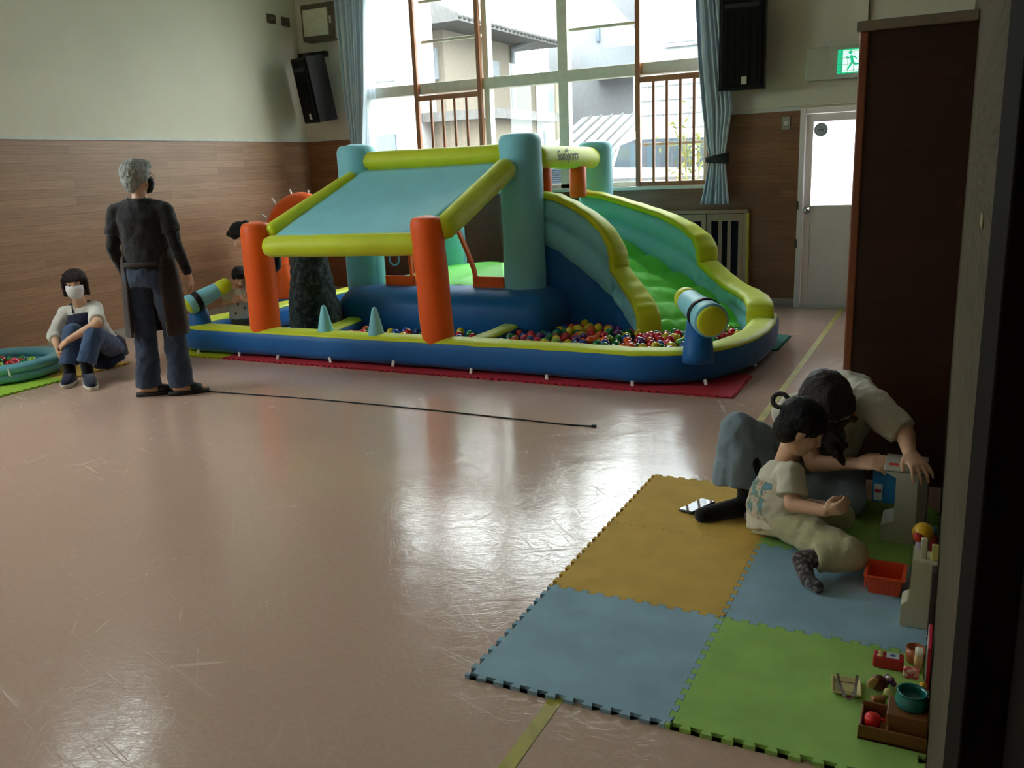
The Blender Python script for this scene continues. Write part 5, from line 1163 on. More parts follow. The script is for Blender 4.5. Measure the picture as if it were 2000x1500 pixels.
# ------------------------------------------------------------------ toddler in the inflatable
def toddler():
    b = J(473, 640, 5.78); o = Vector((b.x, 5.78, .03)); e = empty('person', o, 'toddler in white printed tee and khaki trousers standing inside the inflatable', 'person')
    f = Vector((.75, -.65, 0)).normalized(); r = Vector((f.y, -f.x, 0)); G = lambda x, y, z: o+r*x+f*y+UP*z
    hc = J(469, 543, 5.80); hf = (f+UP*-.55+r*.1).normalized(); top = hc.z-.03
    def body(bm):
        global _P, _B
        loft(bm, [(G(0, 0, .22), r*.075, f*.06), (G(0, 0, .32), r*.075, f*.062), (G(0, 0, .42), r*.08, f*.06), (G(0, 0, .475), r*.05, f*.045)]); cap_(bm, G(0, 0, .44), hc-UP*.03, .034, .034); _P, _B = head(bm, hc, hf, UP+f*.5, .82)
        for k in (-1, 1):
            sh, el, wr = G(k*.085, 0, .455), G(k*.125, .0, .35), G(k*.05, .085, .37); cap_(bm, sh, el, .028, .024); cap_(bm, el, wr, .024, .018); hand(bm, wr, (G(0, .09, .42)-wr), -f, .6, .5, .1, thumb_side=k)
            cap_(bm, G(k*.04, 0, .25), G(k*.045, .01, .13), .042, .034); cap_(bm, G(k*.045, .01, .13), G(k*.045, 0, .035), .032, .024); cap_(bm, G(k*.045, 0, .022), G(k*.05, .06, .02), .022, .018)
    blob('body', body, .005, M['skin'], e, 2); P, B = _P, _B; face_parts(e, P, B, .82, closed=True)
    def hair(bm):
        ell(bm, P(0, -.018, .042), (.071, .080, .070), B); ell(bm, P(0, -.045, -.01), (.060, .045, .050), B); ell(bm, P(0, .045, .078), (.05, .035, .025), B)
        for k in (-1, 1): ell(bm, P(k*.068, .0, .035), (.016, .04, .03), B)
    blob('hair', hair, .005, H_BLK, e, 2, .005, .012)
    sm = cloth('white_tee_with_small_prints', (206, 202, 192), .05, rgb2=(206, 202, 192))
    def shirt(bm):
        loft(bm, [(G(0, 0, .215), r*.098, f*.085), (G(0, 0, .33), r*.092, f*.080), (G(0, 0, .43), r*.092, f*.074), (G(0, 0, .478), r*.055, f*.05)], 24)
        for k in (-1, 1): cap_(bm, G(k*.08, 0, .455), G(k*.118, 0, .385), .040, .042, flat1=True)
    blob('white_tee', shirt, .005, sm, e, 3, .008, .04)
    bm = nb()
    for a, z in ((.2, .35), (-.35, .31), (.5, .27)):
        c = G(.094*math.sin(a), .085*math.cos(a), z); n_ = (c-G(0, 0, z)).normalized(); ell(bm, c, (.010, .010, .012)); ell(bm, c+UP*.010, (.005, .005, .006))
    link('printed_motif', bm, cloth('brown_print', (130, 92, 78)), e)
    def pants(bm):
        loft(bm, [(G(0, 0, .19), r*.085, f*.07), (G(0, 0, .25), r*.085, f*.07)])
        for k in (-1, 1): cap_(bm, G(k*.042, 0, .22), G(k*.046, .01, .05), .048, .040, flat1=True)
    blob('khaki_trousers', pants, .005, cloth('khaki_cloth', (110, 100, 80)), e, 3, .008, .04)
toddler()
# ------------------------------------------------------------------ woman crouched at the toys
def crouching_woman():
    hips = J(1590, 915, 3.85); hips.z = .128; e = empty('person', (hips.x, hips.y, .013), 'person in pale blouse and wide washed jeans leaning over the white toy till', 'person')
    ch = J(1640, 790, 3.72); shR, shL = J(1553, 795, 3.62), J(1705, 792, 3.60); hc = J(1612, 788, 3.50)
    elL, wrL, haL = J(1768, 848, 3.52), J(1776, 884, 3.40), J(1793, 908, 3.345)
    elR, wrR, haR = J(1590, 905, 3.50), J(1672, 905, 3.47), J(1706, 903, 3.45)
    knR, anR, toR = J(1442, 840, 3.46), J(1462, 985, 3.42), J(1378, 1010, 3.30); anR.z = .075; toR.z = .035
    knL, anL = J(1650, 965, 3.52), J(1530, 985, 3.62); knL.z = .10; anL.z = .07
    sd = (shL-shR).normalized(); ax = (ch-hips).normalized(); fr = sd.cross(ax).normalized()
    if fr.y > 0: fr = -fr
    hf = Vector((.35, -.45, -.85)).normalized(); hup = Vector((-.05, -.75, .5)); hup = Vector((.15, -.55, .55))
    def body(bm):
        global _P, _B
        loft(bm, [(hips-UP*.05, sd*.15, fr*.11), (hips+ax*.10, sd*.14, fr*.10), (hips.lerp(ch, .55), sd*.13, fr*.09), (ch, sd*.145, fr*.09), (ch+ax*.07, sd*.10, fr*.07)])
        cap_(bm, ch+ax*.02, hc-hup.normalized()*.05, .052, .048); _P, _B = head(bm, hc, hf, hup, 1.0)
        cap_(bm, ch, shR, .06, .045); cap_(bm, ch, shL, .06, .045)
        cap_(bm, shL, elL, .042, .036); cap_(bm, elL, wrL, .036, .0245); hand(bm, wrL, (haL-wrL), Vector((0, .15, -1)), .98, .28, .28, thumb_side=-1)
        cap_(bm, shR, elR, .042, .036); cap_(bm, elR, wrR, .035, .024); hand(bm, wrR, haR-wrR, Vector((.4, .3, -.5)), .98, .4, .12, thumb_side=1)
        cap_(bm, hips-sd*.09, knR, .085, .058); cap_(bm, knR, anR, .055, .036); cap_(bm, Vector((anR.x, anR.y, .05)), toR, .035, .028)
        cap_(bm, hips+sd*.09, knL, .085, .06); cap_(bm, knL, anL, .055, .036); cap_(bm, anL, anL+Vector((-.10, .03, -.02)), .034, .026)
    blob('body', body, .005, M['skin'], e, 2); P, B = _P, _B; face_parts(e, P, B, 1.0)
    def hair(bm):
        ell(bm, P(0, -.022, .042), (.098, .106, .094), B); ell(bm, P(0, -.05, -.03), (.088, .07, .08), B)
        a = P(.05, .0, .05); t = J(1640, 915, 3.42)
        for k, (x0, px, py) in enumerate(((.072, 1648, 905), (.06, 1632, 890), (.078, 1652, 870), (-.072, 1560, 850), (-.078, 1545, 835), (.03, 1622, 880), (.075, 1640, 840))):
            q = J(px, py, 3.46); m_ = P(x0, .03, .0); cap_(bm, P(x0*.8, .02, .06), m_, .036, .034); cap_(bm, m_, q, .034, .012)
    blob('hair', hair, .006, mat('near_black_brown_hair', (26, 16, 16), .45, .4, rgb2=(46, 28, 26), scale=7, stretch=(20, 20, 3), bump=.8, bscale=14), e, 3, .012, .03)
    bm = nb(); c = J(1524, 782, 3.55); pth = [c+Vector((.030*math.cos(a), .012*math.sin(a), .026*math.sin(a))) for a in [2*PI*i/18*.85+.4 for i in range(18)]]; sweep(bm, pth, circ(.010, 10), up=Vector((0, 1, 0))); cap_(bm, pth[-1], P(-.07, -.02, .0), .012, .018, n=10); link('hair_lock', bm, mat('near_black_brown_hair', (26, 16, 16), .45, .4, rgb2=(46, 28, 26), scale=7, stretch=(20, 20, 3), bump=.8, bscale=14), e)
    bl = cloth('cream_blouse_cloth', (206, 200, 182), .05)
    def blouse(bm):
        loft(bm, [(hips-UP*.02, sd*.17, fr*.13), (hips.lerp(ch, .35), sd*.160, fr*.12), (hips.lerp(ch, .7), sd*.165, fr*.115), (ch, sd*.165, fr*.11), (ch+ax*.05, sd*.12, fr*.09), (ch+ax*.09, sd*.06, fr*.06)], 28, 2.2)
        bk = J(1655, 765, 3.80); ell(bm, bk, (.12, .09, .09)); cap_(bm, bk, shL, .085, .068); cap_(bm, ch, shR, .085, .066); cap_(bm, J(1540, 810, 3.66), hips-sd*.05, .07, .10)
        cap_(bm, shL, shL.lerp(elL, .45), .068, .070); cap_(bm, shL.lerp(elL, .45), shL.lerp(elL, .93), .070, .062, flat1=True)
        cap_(bm, shR, shR.lerp(elR, .6), .066, .060, flat1=True)
    blob('cream_blouse', blouse, .007, bl, e, 4, .022, .06)
    def pin(bm):
        loft(bm, [(hips.lerp(ch, .3)+fr*.05, sd*.115, fr*.09), (hips.lerp(ch, .7)+fr*.04, sd*.11, fr*.09), (ch+fr*.035, sd*.085, fr*.085)], 24)
        for k in (-1, 1): cap_(bm, ch+sd*k*.07+fr*.09, ch+sd*k*.075+ax*.08-fr*.0, .022); cap_(bm, ch+sd*k*.075+ax*.08, ch+sd*k*.07-fr*.11-ax*.02, .022)
    blob('olive_pinafore', pin, .007, cloth('olive_grey_cloth', (104, 100, 84)), e, 3, .010, .05)
    def jeans(bm):
        loft(bm, [(hips-UP*.08, sd*.17, fr*.13), (hips+UP*.02, sd*.165, fr*.13)])
        hm = J(1437, 950, 3.40); k2 = knR+Vector((.012, .02, -.02))
        cap_(bm, hips-sd*.09, knR, .098, .076); cap_(bm, knR, knR.lerp(hm, .45), .076, .088); cap_(bm, knR.lerp(hm, .4), hm, .086, .094, flat1=True)
        cap_(bm, knR+Vector((.05, .05, -.05)), J(1490, 930, 3.46), .07, .07); cap_(bm, J(1490, 880, 3.60), J(1500, 930, 3.62), .085, .085)
        cap_(bm, hips+sd*.09, knL, .10, .085); cap_(bm, knL, anL, .085, .07, flat1=True)
    blob('wide_jeans', jeans, .007, DENIM_L, e, 4, .028, .08)
    SK = cloth('black_sock_knit', (18, 18, 22))
    def sock(bm):
        hl = Vector((anR.x+.012, anR.y+.01, .045)); cap_(bm, anR+UP*.15, anR, .050, .046); cap_(bm, Vector((anR.x, anR.y, .055)), hl, .044, .040); cap_(bm, Vector((anR.x, anR.y, .053)), toR+UP*.003+(toR-anR).normalized()*.012, .043, .035)
    blob('sock', sock, .005, SK, e, 3)
    bm = nb(); cap_(bm, anL+Vector((.03, 0, 0)), anL+Vector((-.11, .03, -.02)), .042, .032, n=16); link('sock', bm, SK, e)
crouching_woman()
# ------------------------------------------------------------------ seated child
def seated_child():
    hip = J(1522, 1045, 3.20); hip.z = .10; e = empty('person', (hip.x, hip.y, .013), 'child in pale printed tee and cream trousers sitting cross legged on the mats', 'person')
    ch = J(1524, 935, 3.20); hc = J(1566, 838, 3.15); shN, shF = J(1545, 925, 3.10), J(1515, 925, 3.30); fwd = Vector((.90, .10, 0)).normalized(); sd = (shN-shF).normalized(); ax = (ch-hip).normalized()
    elN, wrN, haN = J(1548, 985, 3.04), J(1612, 998, 2.99), J(1645, 992, 2.97); elF, wrF, haF = J(1560, 985, 3.30), J(1620, 990, 3.16), J(1650, 985, 3.10)
    knN, anN, toN = J(1660, 1048, 3.00), J(1566, 1075, 2.93), J(1580, 1098, 2.86); knF, anF = J(1640, 1030, 3.36), J(1528, 1050, 3.38)
    knN.z = .09; anN.z = .075; toN.z = .035; knF.z = .08; anF.z = .05
    hf = Vector((.78, .22, -.52)).normalized(); hup = Vector((.35, 0, .9)); s = .88
    def body(bm):
        global _P, _B
        loft(bm, [(hip-UP*.05, sd*.10, fwd*.085), (hip+ax*.08, sd*.10, fwd*.085), (hip.lerp(ch, .6), sd*.09, fwd*.075), (ch, sd*.095, fwd*.068), (ch+ax*.05, sd*.06, fwd*.05)])
        nk = J(1540, 885, 3.18); cap_(bm, ch+ax*.02, nk+UP*.02, .038, .034); cap_(bm, nk, hc-hup.normalized()*.03, .034, .036); _P, _B = head(bm, hc, hf, hup, s)
        for sh, el, wr, hd, k in ((shN, elN, wrN, haN, -1), (shF, elF, wrF, haF, 1)):
            cap_(bm, ch+ax*.01, sh, .045, .035); cap_(bm, sh, el, .034, .029); cap_(bm, el, wr, .029, .021); hand(bm, wr, hd-wr, UP*.3+sd*(-.8), .72, .75, .08, thumb_side=1 if k < 0 else -1)
        for h_, kn, an, to in ((hip+sd*.05, knN, anN, toN), (hip-sd*.05, knF, anF, anF+Vector((-.11, -.04, -.005)))):
            cap_(bm, h_, kn, .056, .042); cap_(bm, kn, an, .041, .028); cap_(bm, an, to, .027, .020)
    blob('body', body, .0045, M['skin'], e, 2); P, B = _P, _B; face_parts(e, P, B, s)
    def hair(bm):
        ell(bm, P(0, -.024, .044), (.080, .088, .074), B); ell(bm, P(0, -.05, -.022), (.072, .052, .060), B)
        for k in (-1, 1): ell(bm, P(k*.066, -.028, .040), (.015, .038, .026), B)
        for i in range(9): x = -.05+.0125*i; cap_(bm, P(x, .04, .088), P(x*1.1, .072, .048), .016, .009)
    blob('hair', hair, .005, H_BLK, e, 2, .008, .014)
    tm, t, b, out = nodes('pale_tee_with_back_print'); N = t.nodes; L = t.links
    tcn = N.new('ShaderNodeTexCoord'); n1 = N.new('ShaderNodeTexNoise'); n1.inputs['Scale'].default_value = 16; L.new(tcn.outputs['Object'], n1.inputs['Vector'])
    b.inputs['Roughness'].default_value = .9
    # printed picture on the back: bounded by height and by the side facing backwards
    geo = N.new('ShaderNodeNewGeometry'); dp = N.new('ShaderNodeVectorMath'); dp.operation = 'DOT_PRODUCT'; L.new(geo.outputs['Normal'], dp.inputs[0]); dp.inputs[1].default_value = (-fwd.x, -fwd.y, 0)
    g1 = N.new('ShaderNodeMath'); g1.operation = 'GREATER_THAN'; g1.inputs[1].default_value = .50; L.new(dp.outputs['Value'], g1.inputs[0])
    sz = N.new('ShaderNodeSeparateXYZ'); L.new(tcn.outputs['Object'], sz.inputs[0])
    g2 = N.new('ShaderNodeMath'); g2.operation = 'GREATER_THAN'; g2.inputs[1].default_value = .12; L.new(sz.outputs['Z'], g2.inputs[0])
    g3 = N.new('ShaderNodeMath'); g3.operation = 'LESS_THAN'; g3.inputs[1].default_value = ch.z+.01; L.new(sz.outputs['Z'], g3.inputs[0])
    mA = N.new('ShaderNodeMath'); mA.operation = 'MULTIPLY'; L.new(g1.outputs[0], mA.inputs[0]); L.new(g2.outputs[0], mA.inputs[1]); mB = N.new('ShaderNodeMath'); mB.operation = 'MULTIPLY'; L.new(mA.outputs[0], mB.inputs[0]); L.new(g3.outputs[0], mB.inputs[1])
    n2 = N.new('ShaderNodeTexNoise'); n2.inputs['Scale'].default_value = 20; n2.inputs['Detail'].default_value = 3; L.new(tcn.outputs['Object'], n2.inputs['Vector'])
    rp = N.new('ShaderNodeValToRGB'); L.new(n2.outputs['Fac'], rp.inputs[0]); ce = rp.color_ramp.elements; ce[0].position = .36; ce[0].color = (*lin((108, 150, 168)), 1); ce[1].position = .66; ce[1].color = (*lin((206, 200, 180)), 1)
    for pos, c_ in ((.46, (112, 128, 104)), (.52, (190, 190, 176)), (.58, (176, 140, 120))): q_ = ce.new(pos); q_.color = (*lin(c_), 1)
    mC = N.new('ShaderNodeMixRGB'); L.new(mB.outputs[0], mC.inputs[0]); mC.inputs[1].default_value = (*lin((206, 200, 180)), 1); L.new(rp.outputs[0], mC.inputs[2]); L.new(mC.outputs[0], b.inputs['Base Color'])
    bp = N.new('ShaderNodeBump'); bp.inputs['Strength'].default_value = .3; bp.inputs['Distance'].default_value = .01; L.new(n1.outputs['Fac'], bp.inputs['Height']); L.new(bp.outputs[0], b.inputs['Normal'])
    def shirt(bm):
        loft(bm, [(hip-UP*.045-fwd*.005, sd*.125, fwd*.115), (hip+ax*.06-fwd*.01, sd*.122, fwd*.110), (hip.lerp(ch, .6)-fwd*.01, sd*.115, fwd*.098), (ch, sd*.115, fwd*.085), (ch+ax*.045, sd*.082, fwd*.062), (ch+ax*.07, sd*.050, fwd*.045)], 26, 2.2)
        for sh, el in ((shN, elN), (shF, elF)): cap_(bm, ch+ax*.01, sh, .055, .048); cap_(bm, sh, sh.lerp(el, .72), .050, .056, flat1=True)
    blob('printed_tee', shirt, .0055, tm, e, 3, .016, .045)
    def pants(bm):
        loft(bm, [(hip-UP*.065, sd*.11, fwd*.10), (hip, sd*.11, fwd*.10)])
        cap_(bm, hip+sd*.05, knN, .070, .063); cap_(bm, knN, knN.lerp(anN, .70), .062, .050, flat1=True); cap_(bm, hip-sd*.05, knF, .07, .056); cap_(bm, knF, knF.lerp(anF, .8), .055, .045, flat1=True)
    blob('cream_trousers', pants, .0055, cloth('cream_trouser_cloth', (186, 180, 140), .05), e, 3, .014, .05)
    sk = cloth('dark_mottled_sock', (64, 56, 60), .3, scale=60, rgb2=(130, 122, 122), thr=(.5, .6))
    def sock(bm):
        cap_(bm, anN.lerp(knN, .42), anN, .034, .033); cap_(bm, anN, toN, .033, .026); cap_(bm, toN, toN+Vector((.035, -.035, .0)), .026, .022)
    blob('sock', sock, .0045, sk, e, 3)
    def sock2(bm): cap_(bm, anF.lerp(knF, .3), anF, .032, .032); cap_(bm, anF, anF+Vector((-.12, -.045, -.008)), .031, .025)
    blob('sock', sock2, .0045, sk, e, 3)
seated_child()
# ================================================================== TOYS
def g_(c): return mat('toy_plastic_%d_%d_%d' % c, c, .35, .5, var=.03)
def smartphone():
    a, b, c, d = FL(1327, 992, .022), FL(1372, 974, .022), FL(1395, 984, .022), FL(1352, 1003, .022)
    ctr = (a+b+c+d)/4; ang = math.atan2((b-a+c-d).y, (b-a+c-d).x); e = empty('smartphone', (ctr.x, ctr.y, .012), 'black smartphone with a shiny screen lying on the yellow mat', 'phone')
    R_ = Matrix.Translation((ctr.x, ctr.y, .0155)) @ Matrix.Rotation(math.radians(-5), 4, 'Y') @ Matrix.Rotation(ang, 4, 'Z')
    bm = nb(); box(bm, -.078, -.037, 0, .078, .037, .011, .005, 3); bmesh.ops.transform(bm, matrix=R_, verts=bm.verts); link('case', bm, mat('dark_phone_case', (36, 28, 34), .4), e)
    bm = nb(); box(bm, -.073, -.033, .0108, .073, .033, .0118, .0004, 1); bmesh.ops.transform(bm, matrix=R_, verts=bm.verts); link('screen', bm, mat('glossy_phone_screen', (26, 28, 34), .03, .8, coat=1, var=0), e, smooth=False)
smartphone()
def basket():
    x0, y0, x1, y1 = -.178, 2.88, -.062, 3.01; e = empty('toy_basket', (-.12, 2.94, .012), 'small empty orange plastic basket on the pale blue mat', 'basket'); z0, z1 = .0125, .075; m_ = g_((228, 84, 40)); f = .012
    bm = nb(); R = lambda k, z: [(x0-k, y0-k, z), (x1+k, y0-k, z), (x1+k, y1+k, z), (x0-k, y1+k, z)]
    ring_join(bm, [R(-f, z0), R(0, z1), R(.006, z1), R(.006, z1+.004), R(-.003, z1+.004), R(-f-.003, z0+.004)], cap=(True, True)); link('tub', bm, m_, e, smooth=False)
    bm = nb()
    for i in range(6): x = x0+.012+i*(x1-x0-.024)/5; box(bm, x-.0015, y0-.004, .03, x+.0015, y0+.0, z1)
    for i in range(6): y = y0+.012+i*(y1-y0-.024)/5; box(bm, x0-.004, y-.0015, .03, x0, y+.0015, z1)
    link('rib', bm, m_, e, smooth=False)
basket()
def till():
    e = empty('toy_till', (-.10, 3.37, .012), 'white toy shop till with a blue panel under the crouching woman\'s hand', 'toy'); w = g_((196, 196, 184)); 
    y0, y1 = 3.335, 3.43
    bm = nb(); prism(bm, [(-.168, .0125), (-.045, .0125), (-.045, .298), (-.160, .298), (-.162, .285), (-.118, .272), (-.118, .095), (-.165, .080)], y0, y1+.06, 'XZ'); bmesh.ops.bevel(bm, geom=list(bm.edges), offset=.004, segments=2, affect='EDGES'); link('body', bm, w, e, smooth=False)
    link('top_plate', box(nb(), -.166, y0-.006, .296, -.02, y1+.075, .308, .004, 3), w, e, smooth=False)
    link('red_button', box(nb(), -.150, y0+.03, .3075, -.118, y0+.05, .312, .002), g_((216, 76, 50)), e, smooth=False)
    link('side_case', box(nb(), -.046, y0+.005, .0125, -.012, y1+.05, .29, .004), mat('shaded_grey_plastic', (120, 118, 108), .5), e, smooth=False)  # side case in a darker grey than the body
    p, q = J(1707, 897, 3.50), J(1752, 985, 3.50)
    link('blue_panel', box(nb(), p.x, 3.495, q.z, q.x+.02, 3.52, p.z+.01, .004), g_((40, 120, 180)), e, smooth=False)
    a, b = J(1708, 945, 3.49), J(1722, 978, 3.49); link('sticker', box(nb(), a.x, 3.490, b.z, b.x, 3.4955, a.z), g_((190, 190, 190)), e, smooth=False)
    a, b = J(1709, 955, 3.488), J(1721, 962, 3.488); link('sticker_band', box(nb(), a.x, 3.4885, b.z, b.x, 3.4905, a.z), g_((150, 40, 44)), e, smooth=False)
    a, b = J(1722, 902, 3.488), J(1745, 925, 3.488); link('panel_window', box(nb(), a.x, 3.4885, b.z, b.x, 3.4955, a.z), g_((70, 150, 205)), e, smooth=False)
till()
def kitchen():
    e = empty('toy_kitchen', (-.01, 2.72, .012), 'cream toy kitchen unit with stepped top standing against the right wall beside the orange basket', 'toy'); c = g_((196, 190, 160)); X = XR-.003
    y0 = 2.70
    bm = nb(); prism(bm, [(-.062, .0125), (X, .0125), (X, .235), (-.038, .235), (-.038, .10), (-.062, .085)], y0, y0+.09, 'XZ'); bmesh.ops.bevel(bm, geom=list(bm.edges), offset=.003, segments=2, affect='EDGES'); link('unit', bm, c, e, smooth=False)
    link('tap_column', box(nb(), -.018, y0+.02, .235, .000, y0+.04, .30, .003), c, e, smooth=False)
    link('back_board', box(nb(), .012, y0+.02, .235, X, y0+.06, .275, .003), g_((206, 190, 110)), e, smooth=False)
    bm = nb(); prism(bm, [(-.046, .10), (-.040, .10), (-.040, .24), (-.046, .24)], y0+.0, y0+.24, 'XZ'); link('clear_shield', bm, glass_mat('clear_toy_plastic', (.9, .93, .92), .12, .1), e, smooth=False)
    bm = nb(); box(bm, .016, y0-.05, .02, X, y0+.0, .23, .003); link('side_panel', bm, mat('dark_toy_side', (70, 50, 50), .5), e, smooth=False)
    q = J(1803, 1040, 3.02)
    f = empty('toy_ball_tower', (q.x, 3.02, .012), 'yellow and red round toy behind the cream toy kitchen', 'toy')
    bm = nb(); ell(bm, q, (.034, .034, .034)); link('yellow_globe', bm, g_((232, 180, 40)), f)
    bm = nb(); ell(bm, q+Vector((-.012, -.024, -.008)), (.020, .018, .018)); link('red_knob', bm, g_((200, 50, 30)), f)
    bm = nb(); lathe(bm, (q.x, 3.02, .0125), [(.001, 0), (.034, 0), (.030, .03), (.020, q.z-.045), (.001, q.z-.044)], 20); link('stand', bm, g_((170, 150, 160)), f)
    q = J(1829, 1033, 3.1); h = empty('toy_bottle', (XR-.022, 3.12, .012), 'small toy bottle with a blue cap and red body beside the wall behind the kitchen', 'toy')
    link('bottle_body', lathe(nb(), (XR-.022, 3.12, .0125), [(.001, 0), (.018, 0), (.018, q.z-.06), (.010, q.z-.035), (.001, q.z-.035)], 18), g_((190, 60, 60)), h)
    link('cap', lathe(nb(), (XR-.022, 3.12, q.z-.028), [(.001, 0), (.013, 0), (.012, .022), (.001, .024)], 18), g_((60, 140, 190)), h)
kitchen()
def tray():
    c = (FL(1627, 1348, .02)+FL(1677, 1330, .02)+FL(1668, 1368, .02)+FL(1640, 1315, .02))/4; e = empty('toy_plate', (c.x, c.y, .012), 'square cream toy plate with brown edge on the green mat', 'plate'); s = .038; a = .12
    m_ = g_((206, 196, 140)); Rz = Matrix.Translation((c.x, c.y, .0125)) @ Matrix.Rotation(a, 4, 'Z')
    R = lambda k, z: [(-k, -k*1.15, z), (k, -k*1.15, z), (k, k*1.15, z), (-k, k*1.15, z)]
    bm = nb(); ring_join(bm, [R(s*.8, 0), R(s, .008), R(s, .011), R(s*.93, .011), R(s*.72, .003)]); bmesh.ops.transform(bm, matrix=Rz, verts=bm.verts); link('dish', bm, m_, e, smooth=False)
    bm = nb(); sweep(bm, [Rz @ Vector(p) for p in [(-s*.55, -s*.62, .005), (s*.55, -s*.62, .005), (s*.55, s*.62, .005), (-s*.55, s*.62, .005)]], circ(.0012, 6), loop=True); link('printed_border', bm, g_((150, 120, 90)), e)
    t = empty('toy_tongs', (c.x, c.y, .02), 'small grey toy tongs with brown tips lying on the cream toy plate', 'toy')
    p = [FL(1636, 1315, .06), FL(1640, 1335, .035), FL(1652, 1362, .026), FL(1664, 1362, .026), FL(1672, 1340, .035), FL(1674, 1318, .06)]
    bm = nb(); sweep(bm, smooth_path(p, 5), [(-.004, -.0015), (.004, -.0015), (.004, .0015), (-.004, .0015)]); link('arms', bm, g_((140, 132, 128)), t, smooth=False)
    bm = nb(); cap_(bm, p[2], p[3], .004, n=8); link('hinge', bm, g_((120, 60, 44)), t)
tray()
def toy_box():
    X = XR-.002; x0, y0, x1, y1 = -.124, 2.075, X, 2.19; e = empty('toy_crate', (-.03, 2.15, .012), 'brown wooden toy crate at the bottom right holding the green pot', 'crate'); b_m = mat('brown_toy_wood', (126, 78, 40), .5, var=.12, scale=9, stretch=(.3, 3, 3))
    bm = nb(); z0, z1 = .0125, .052
    box(bm, x0, y0, z0, x1, y1, z0+.006); box(bm, x0, y0, z0, x1, y0+.006, z1, .002); box(bm, x0, y0, z0, x0+.006, y1, z1-.01, .002); box(bm, x0, y1-.006, z0, x1, y1, z1, .002); link('tray', bm, b_m, e, smooth=False)
    link('block', box(nb(), -.062, y0+.020, z0+.006, x1-.001, y1-.008, .088, .003), b_m, e, smooth=False)
    p = empty('toy_pot', (-.012, 2.152, .088), 'dark green open toy pot standing on the brown crate', 'pot'); gm = mat('green_glossy_enamel', (14, 110, 104), .2, .6, coat=.4)
    bm = nb(); lathe(bm, (-.008, 2.152, .0885), [(.001, 0), (.036, 0), (.040, .006), (.040, .022), (.034, .030), (.034, .038), (.037, .041), (.031, .041), (.031, .030), (.028, .006), (.001, .005)], 36); link('pot_bowl', bm, gm, p)
    c = empty('toy_cap_disc', (-.088, 2.13, .05), 'round red toy lid in the left end of the brown crate', 'lid'); bm = nb(); lathe(bm, (-.094, 2.122, .030), [(.001, 0), (.019, 0), (.020, .018), (.017, .026), (.001, .027)], 24); link('cap', bm, g_((216, 24, 28)), c); bm = nb(); cap_(bm, (-.075, 2.122, .05), (-.067, 2.122, .05), .004, n=8); link('spout', bm, g_((216, 24, 28)), c)
    j = empty('toy_jar', (-.062, 2.12, .03), 'tiny clear toy jar with white stripes beside the red lid in the crate', 'toy'); link('jar', box(nb(), -.073+.015, y0+.0065, .019, -.0555+.0, y0+.0115, .062, .001), g_((190, 160, 130)), j, smooth=False)
    # assorted toys behind the crate
    def T(px, py, z): return FL(px, py, z)
    q = T(1735, 1292, .03); h = empty('toy_radio', (q.x, q.y, .012), 'red toy box with a pale screen and two cream buttons on the green mat', 'toy')
    w_, d_ = .040, .030
    link('case', box(nb(), q.x-w_, q.y-d_/2, .0125, q.x+w_, q.y+d_/2+.01, .048, .005, 3), g_((180, 26, 40)), h, smooth=False)
    link('screen', box(nb(), q.x-w_*.15, q.y-d_/2+.004, .0475, q.x+w_*.7, q.y+d_/2+.004, .050, .001), g_((186, 196, 206)), h, smooth=False)
    bm = nb(); ell(bm, (q.x+w_*.28, q.y+.002, .0505), (.007, .006, .0012)); link('screen_motif', bm, g_((60, 90, 160)), h)
    for dy in (-.006, .012): bm = nb(); lathe(bm, (q.x-w_*.55, q.y+dy, .0478), [(.001, 0), (.008, 0), (.007, .003), (.001, .0035)], 18); link('button', bm, g_((206, 186, 120)), h)
    q = T(1790, 1290, .03); h = empty('toy_mug', (q.x, q.y+.02, .012), 'brown toy mug lying open beside the red toy box near the wall', 'toy')
    link('mug', lathe(nb(), (q.x-.004, q.y+.025, .0125), [(.001, 0), (.024, 0), (.026, .045), (.023, .045), (.021, .006), (.001, .005)], 24), g_((170, 92, 50)), h)
    q = T(1778, 1312, .03); h = empty('toy_packet', (q.x, q.y, .012), 'pink and red toy food packet leaning on the brown mug', 'toy'); bm = nb(); box(bm, q.x-.018, q.y-.012, .0125, q.x+.022, q.y+.004, .046, .006, 3); link('packet', bm, mat('pink_red_packet', (190, 60, 70), .5, rgb2=(222, 190, 170), scale=60, thr=(.45, .6)), h)
    q = T(1712, 1340, .03); h = empty('toy_bread', (q.x, q.y, .012), 'dark brown toy bun with a cream cut face left of the green pot', 'toy'); bm = nb(); ell(bm, (q.x+.004, q.y+.008, .036), (.024, .018, .023)); link('bun', bm, g_((96, 48, 34)), h); bm = nb(); ell(bm, (q.x-.008, q.y-.004, .040), (.017, .008, .019), Euler((.2, .4, .5)).to_matrix()); link('cut_face', bm, g_((206, 170, 110)), h)
    q = T(1715, 1368, .025); h = empty('toy_biscuit', (q.x, q.y, .012), 'tan block shaped toy food in front of the dark toy bun', 'toy'); bm = nb(); box(bm, q.x-.016, q.y-.006, .0125, q.x+.020, q.y+.014, .034, .005, 3); bmesh.ops.rotate(bm, verts=bm.verts, cent=q, matrix=Euler((0, 0, .5)).to_matrix()); link('block', bm, g_((170, 112, 70)), h)
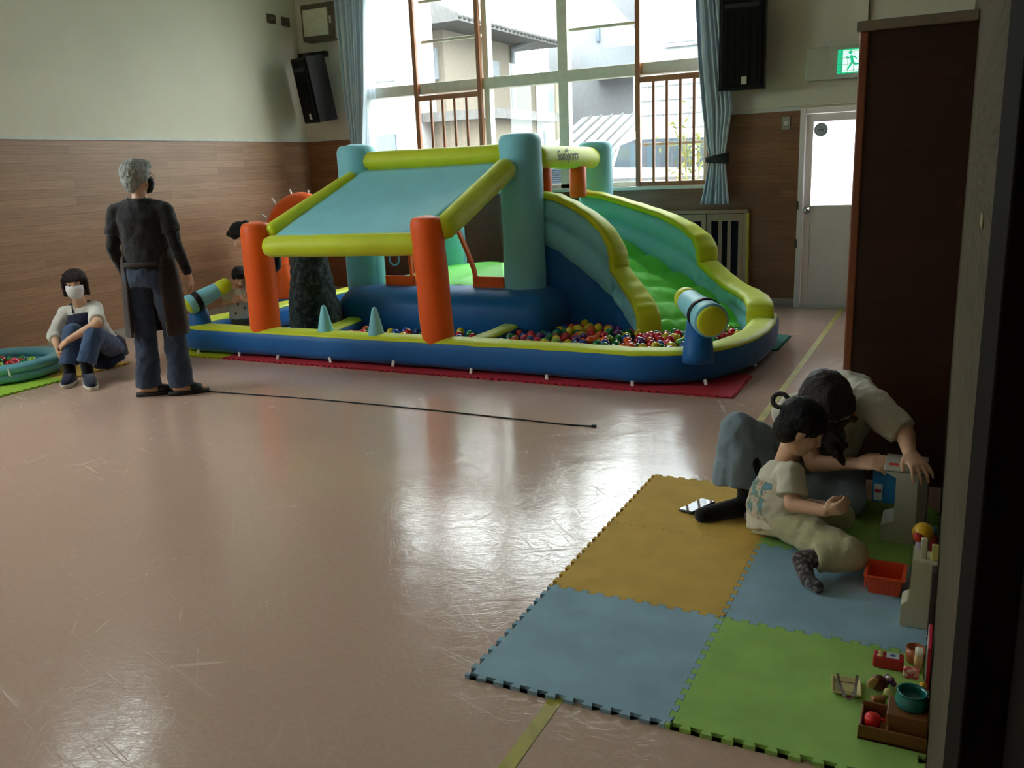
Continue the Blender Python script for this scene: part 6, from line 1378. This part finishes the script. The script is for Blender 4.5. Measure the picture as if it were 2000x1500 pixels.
    q = T(1737, 1330, .03); h = empty('toy_grapes', (q.x, q.y, .012), 'purple and white toy food between the bun and the green pot', 'toy'); bm = nb()
    for i in range(7): ell(bm, (q.x+.011*math.cos(i*1.05), q.y+.010*math.sin(i*1.05), .024+.006*(i % 3)), (.0085, .0085, .0085), None, 12, 8)
    link('cluster', bm, g_((110, 60, 120)), h); bm = nb(); ell(bm, (q.x-.002, q.y-.006, .043), (.008, .006, .005)); link('pale_top', bm, g_((216, 210, 190)), h)
    q = T(1733, 1348, .04); h = empty('toy_flower', (q.x, q.y, .012), 'cream and yellow toy vegetable slice touching the green pot', 'toy'); bm = nb(); ell(bm, (q.x+.002, q.y, .030), (.012, .006, .017)); link('slice', bm, g_((226, 214, 150)), h); bm = nb(); ell(bm, (q.x-.004, q.y-.003, .022), (.007, .005, .008)); link('rind', bm, g_((170, 180, 60)), h)
    h = empty('toy_board', (X-.010, 2.42, .012), 'tall thin red and white toy board leaning against the wall behind the pot', 'toy')
    bm = nb(); box(bm, X-.012, 2.36, .0125, X-.003, 2.50, .14, .002); link('board', bm, g_((206, 40, 66)), h, smooth=False); link('white_edge', box(nb(), X-.0145, 2.36, .0125, X-.0122, 2.50, .138), g_((216, 206, 206)), h, smooth=False)
    h = empty('toy_bottle', (X-.034, 2.45, .012), 'small white topped toy bottle in front of the red toy board', 'toy'); link('bottle_body', lathe(nb(), (X-.034, 2.45, .0125), [(.001, 0), (.012, 0), (.012, .05), (.001, .051)], 18), g_((190, 150, 90)), h); link('cap', lathe(nb(), (X-.034, 2.45, .0638), [(.001, 0), (.010, 0), (.010, .022), (.001, .026)], 18), g_((214, 214, 196)), h)
    h = empty('toy_peg', (X-.018, 2.27, .012), 'short yellow and red toy peg standing against the wall right of the green pot', 'toy'); link('peg', lathe(nb(), (X-.018, 2.29, .0125), [(.001, 0), (.010, 0), (.010, .05), (.001, .051)], 16), g_((160, 40, 34)), h); bm = nb(); ell(bm, (X-.018, 2.29, .068), (.010, .010, .008)); link('knob', bm, g_((226, 180, 40)), h)
toy_box()
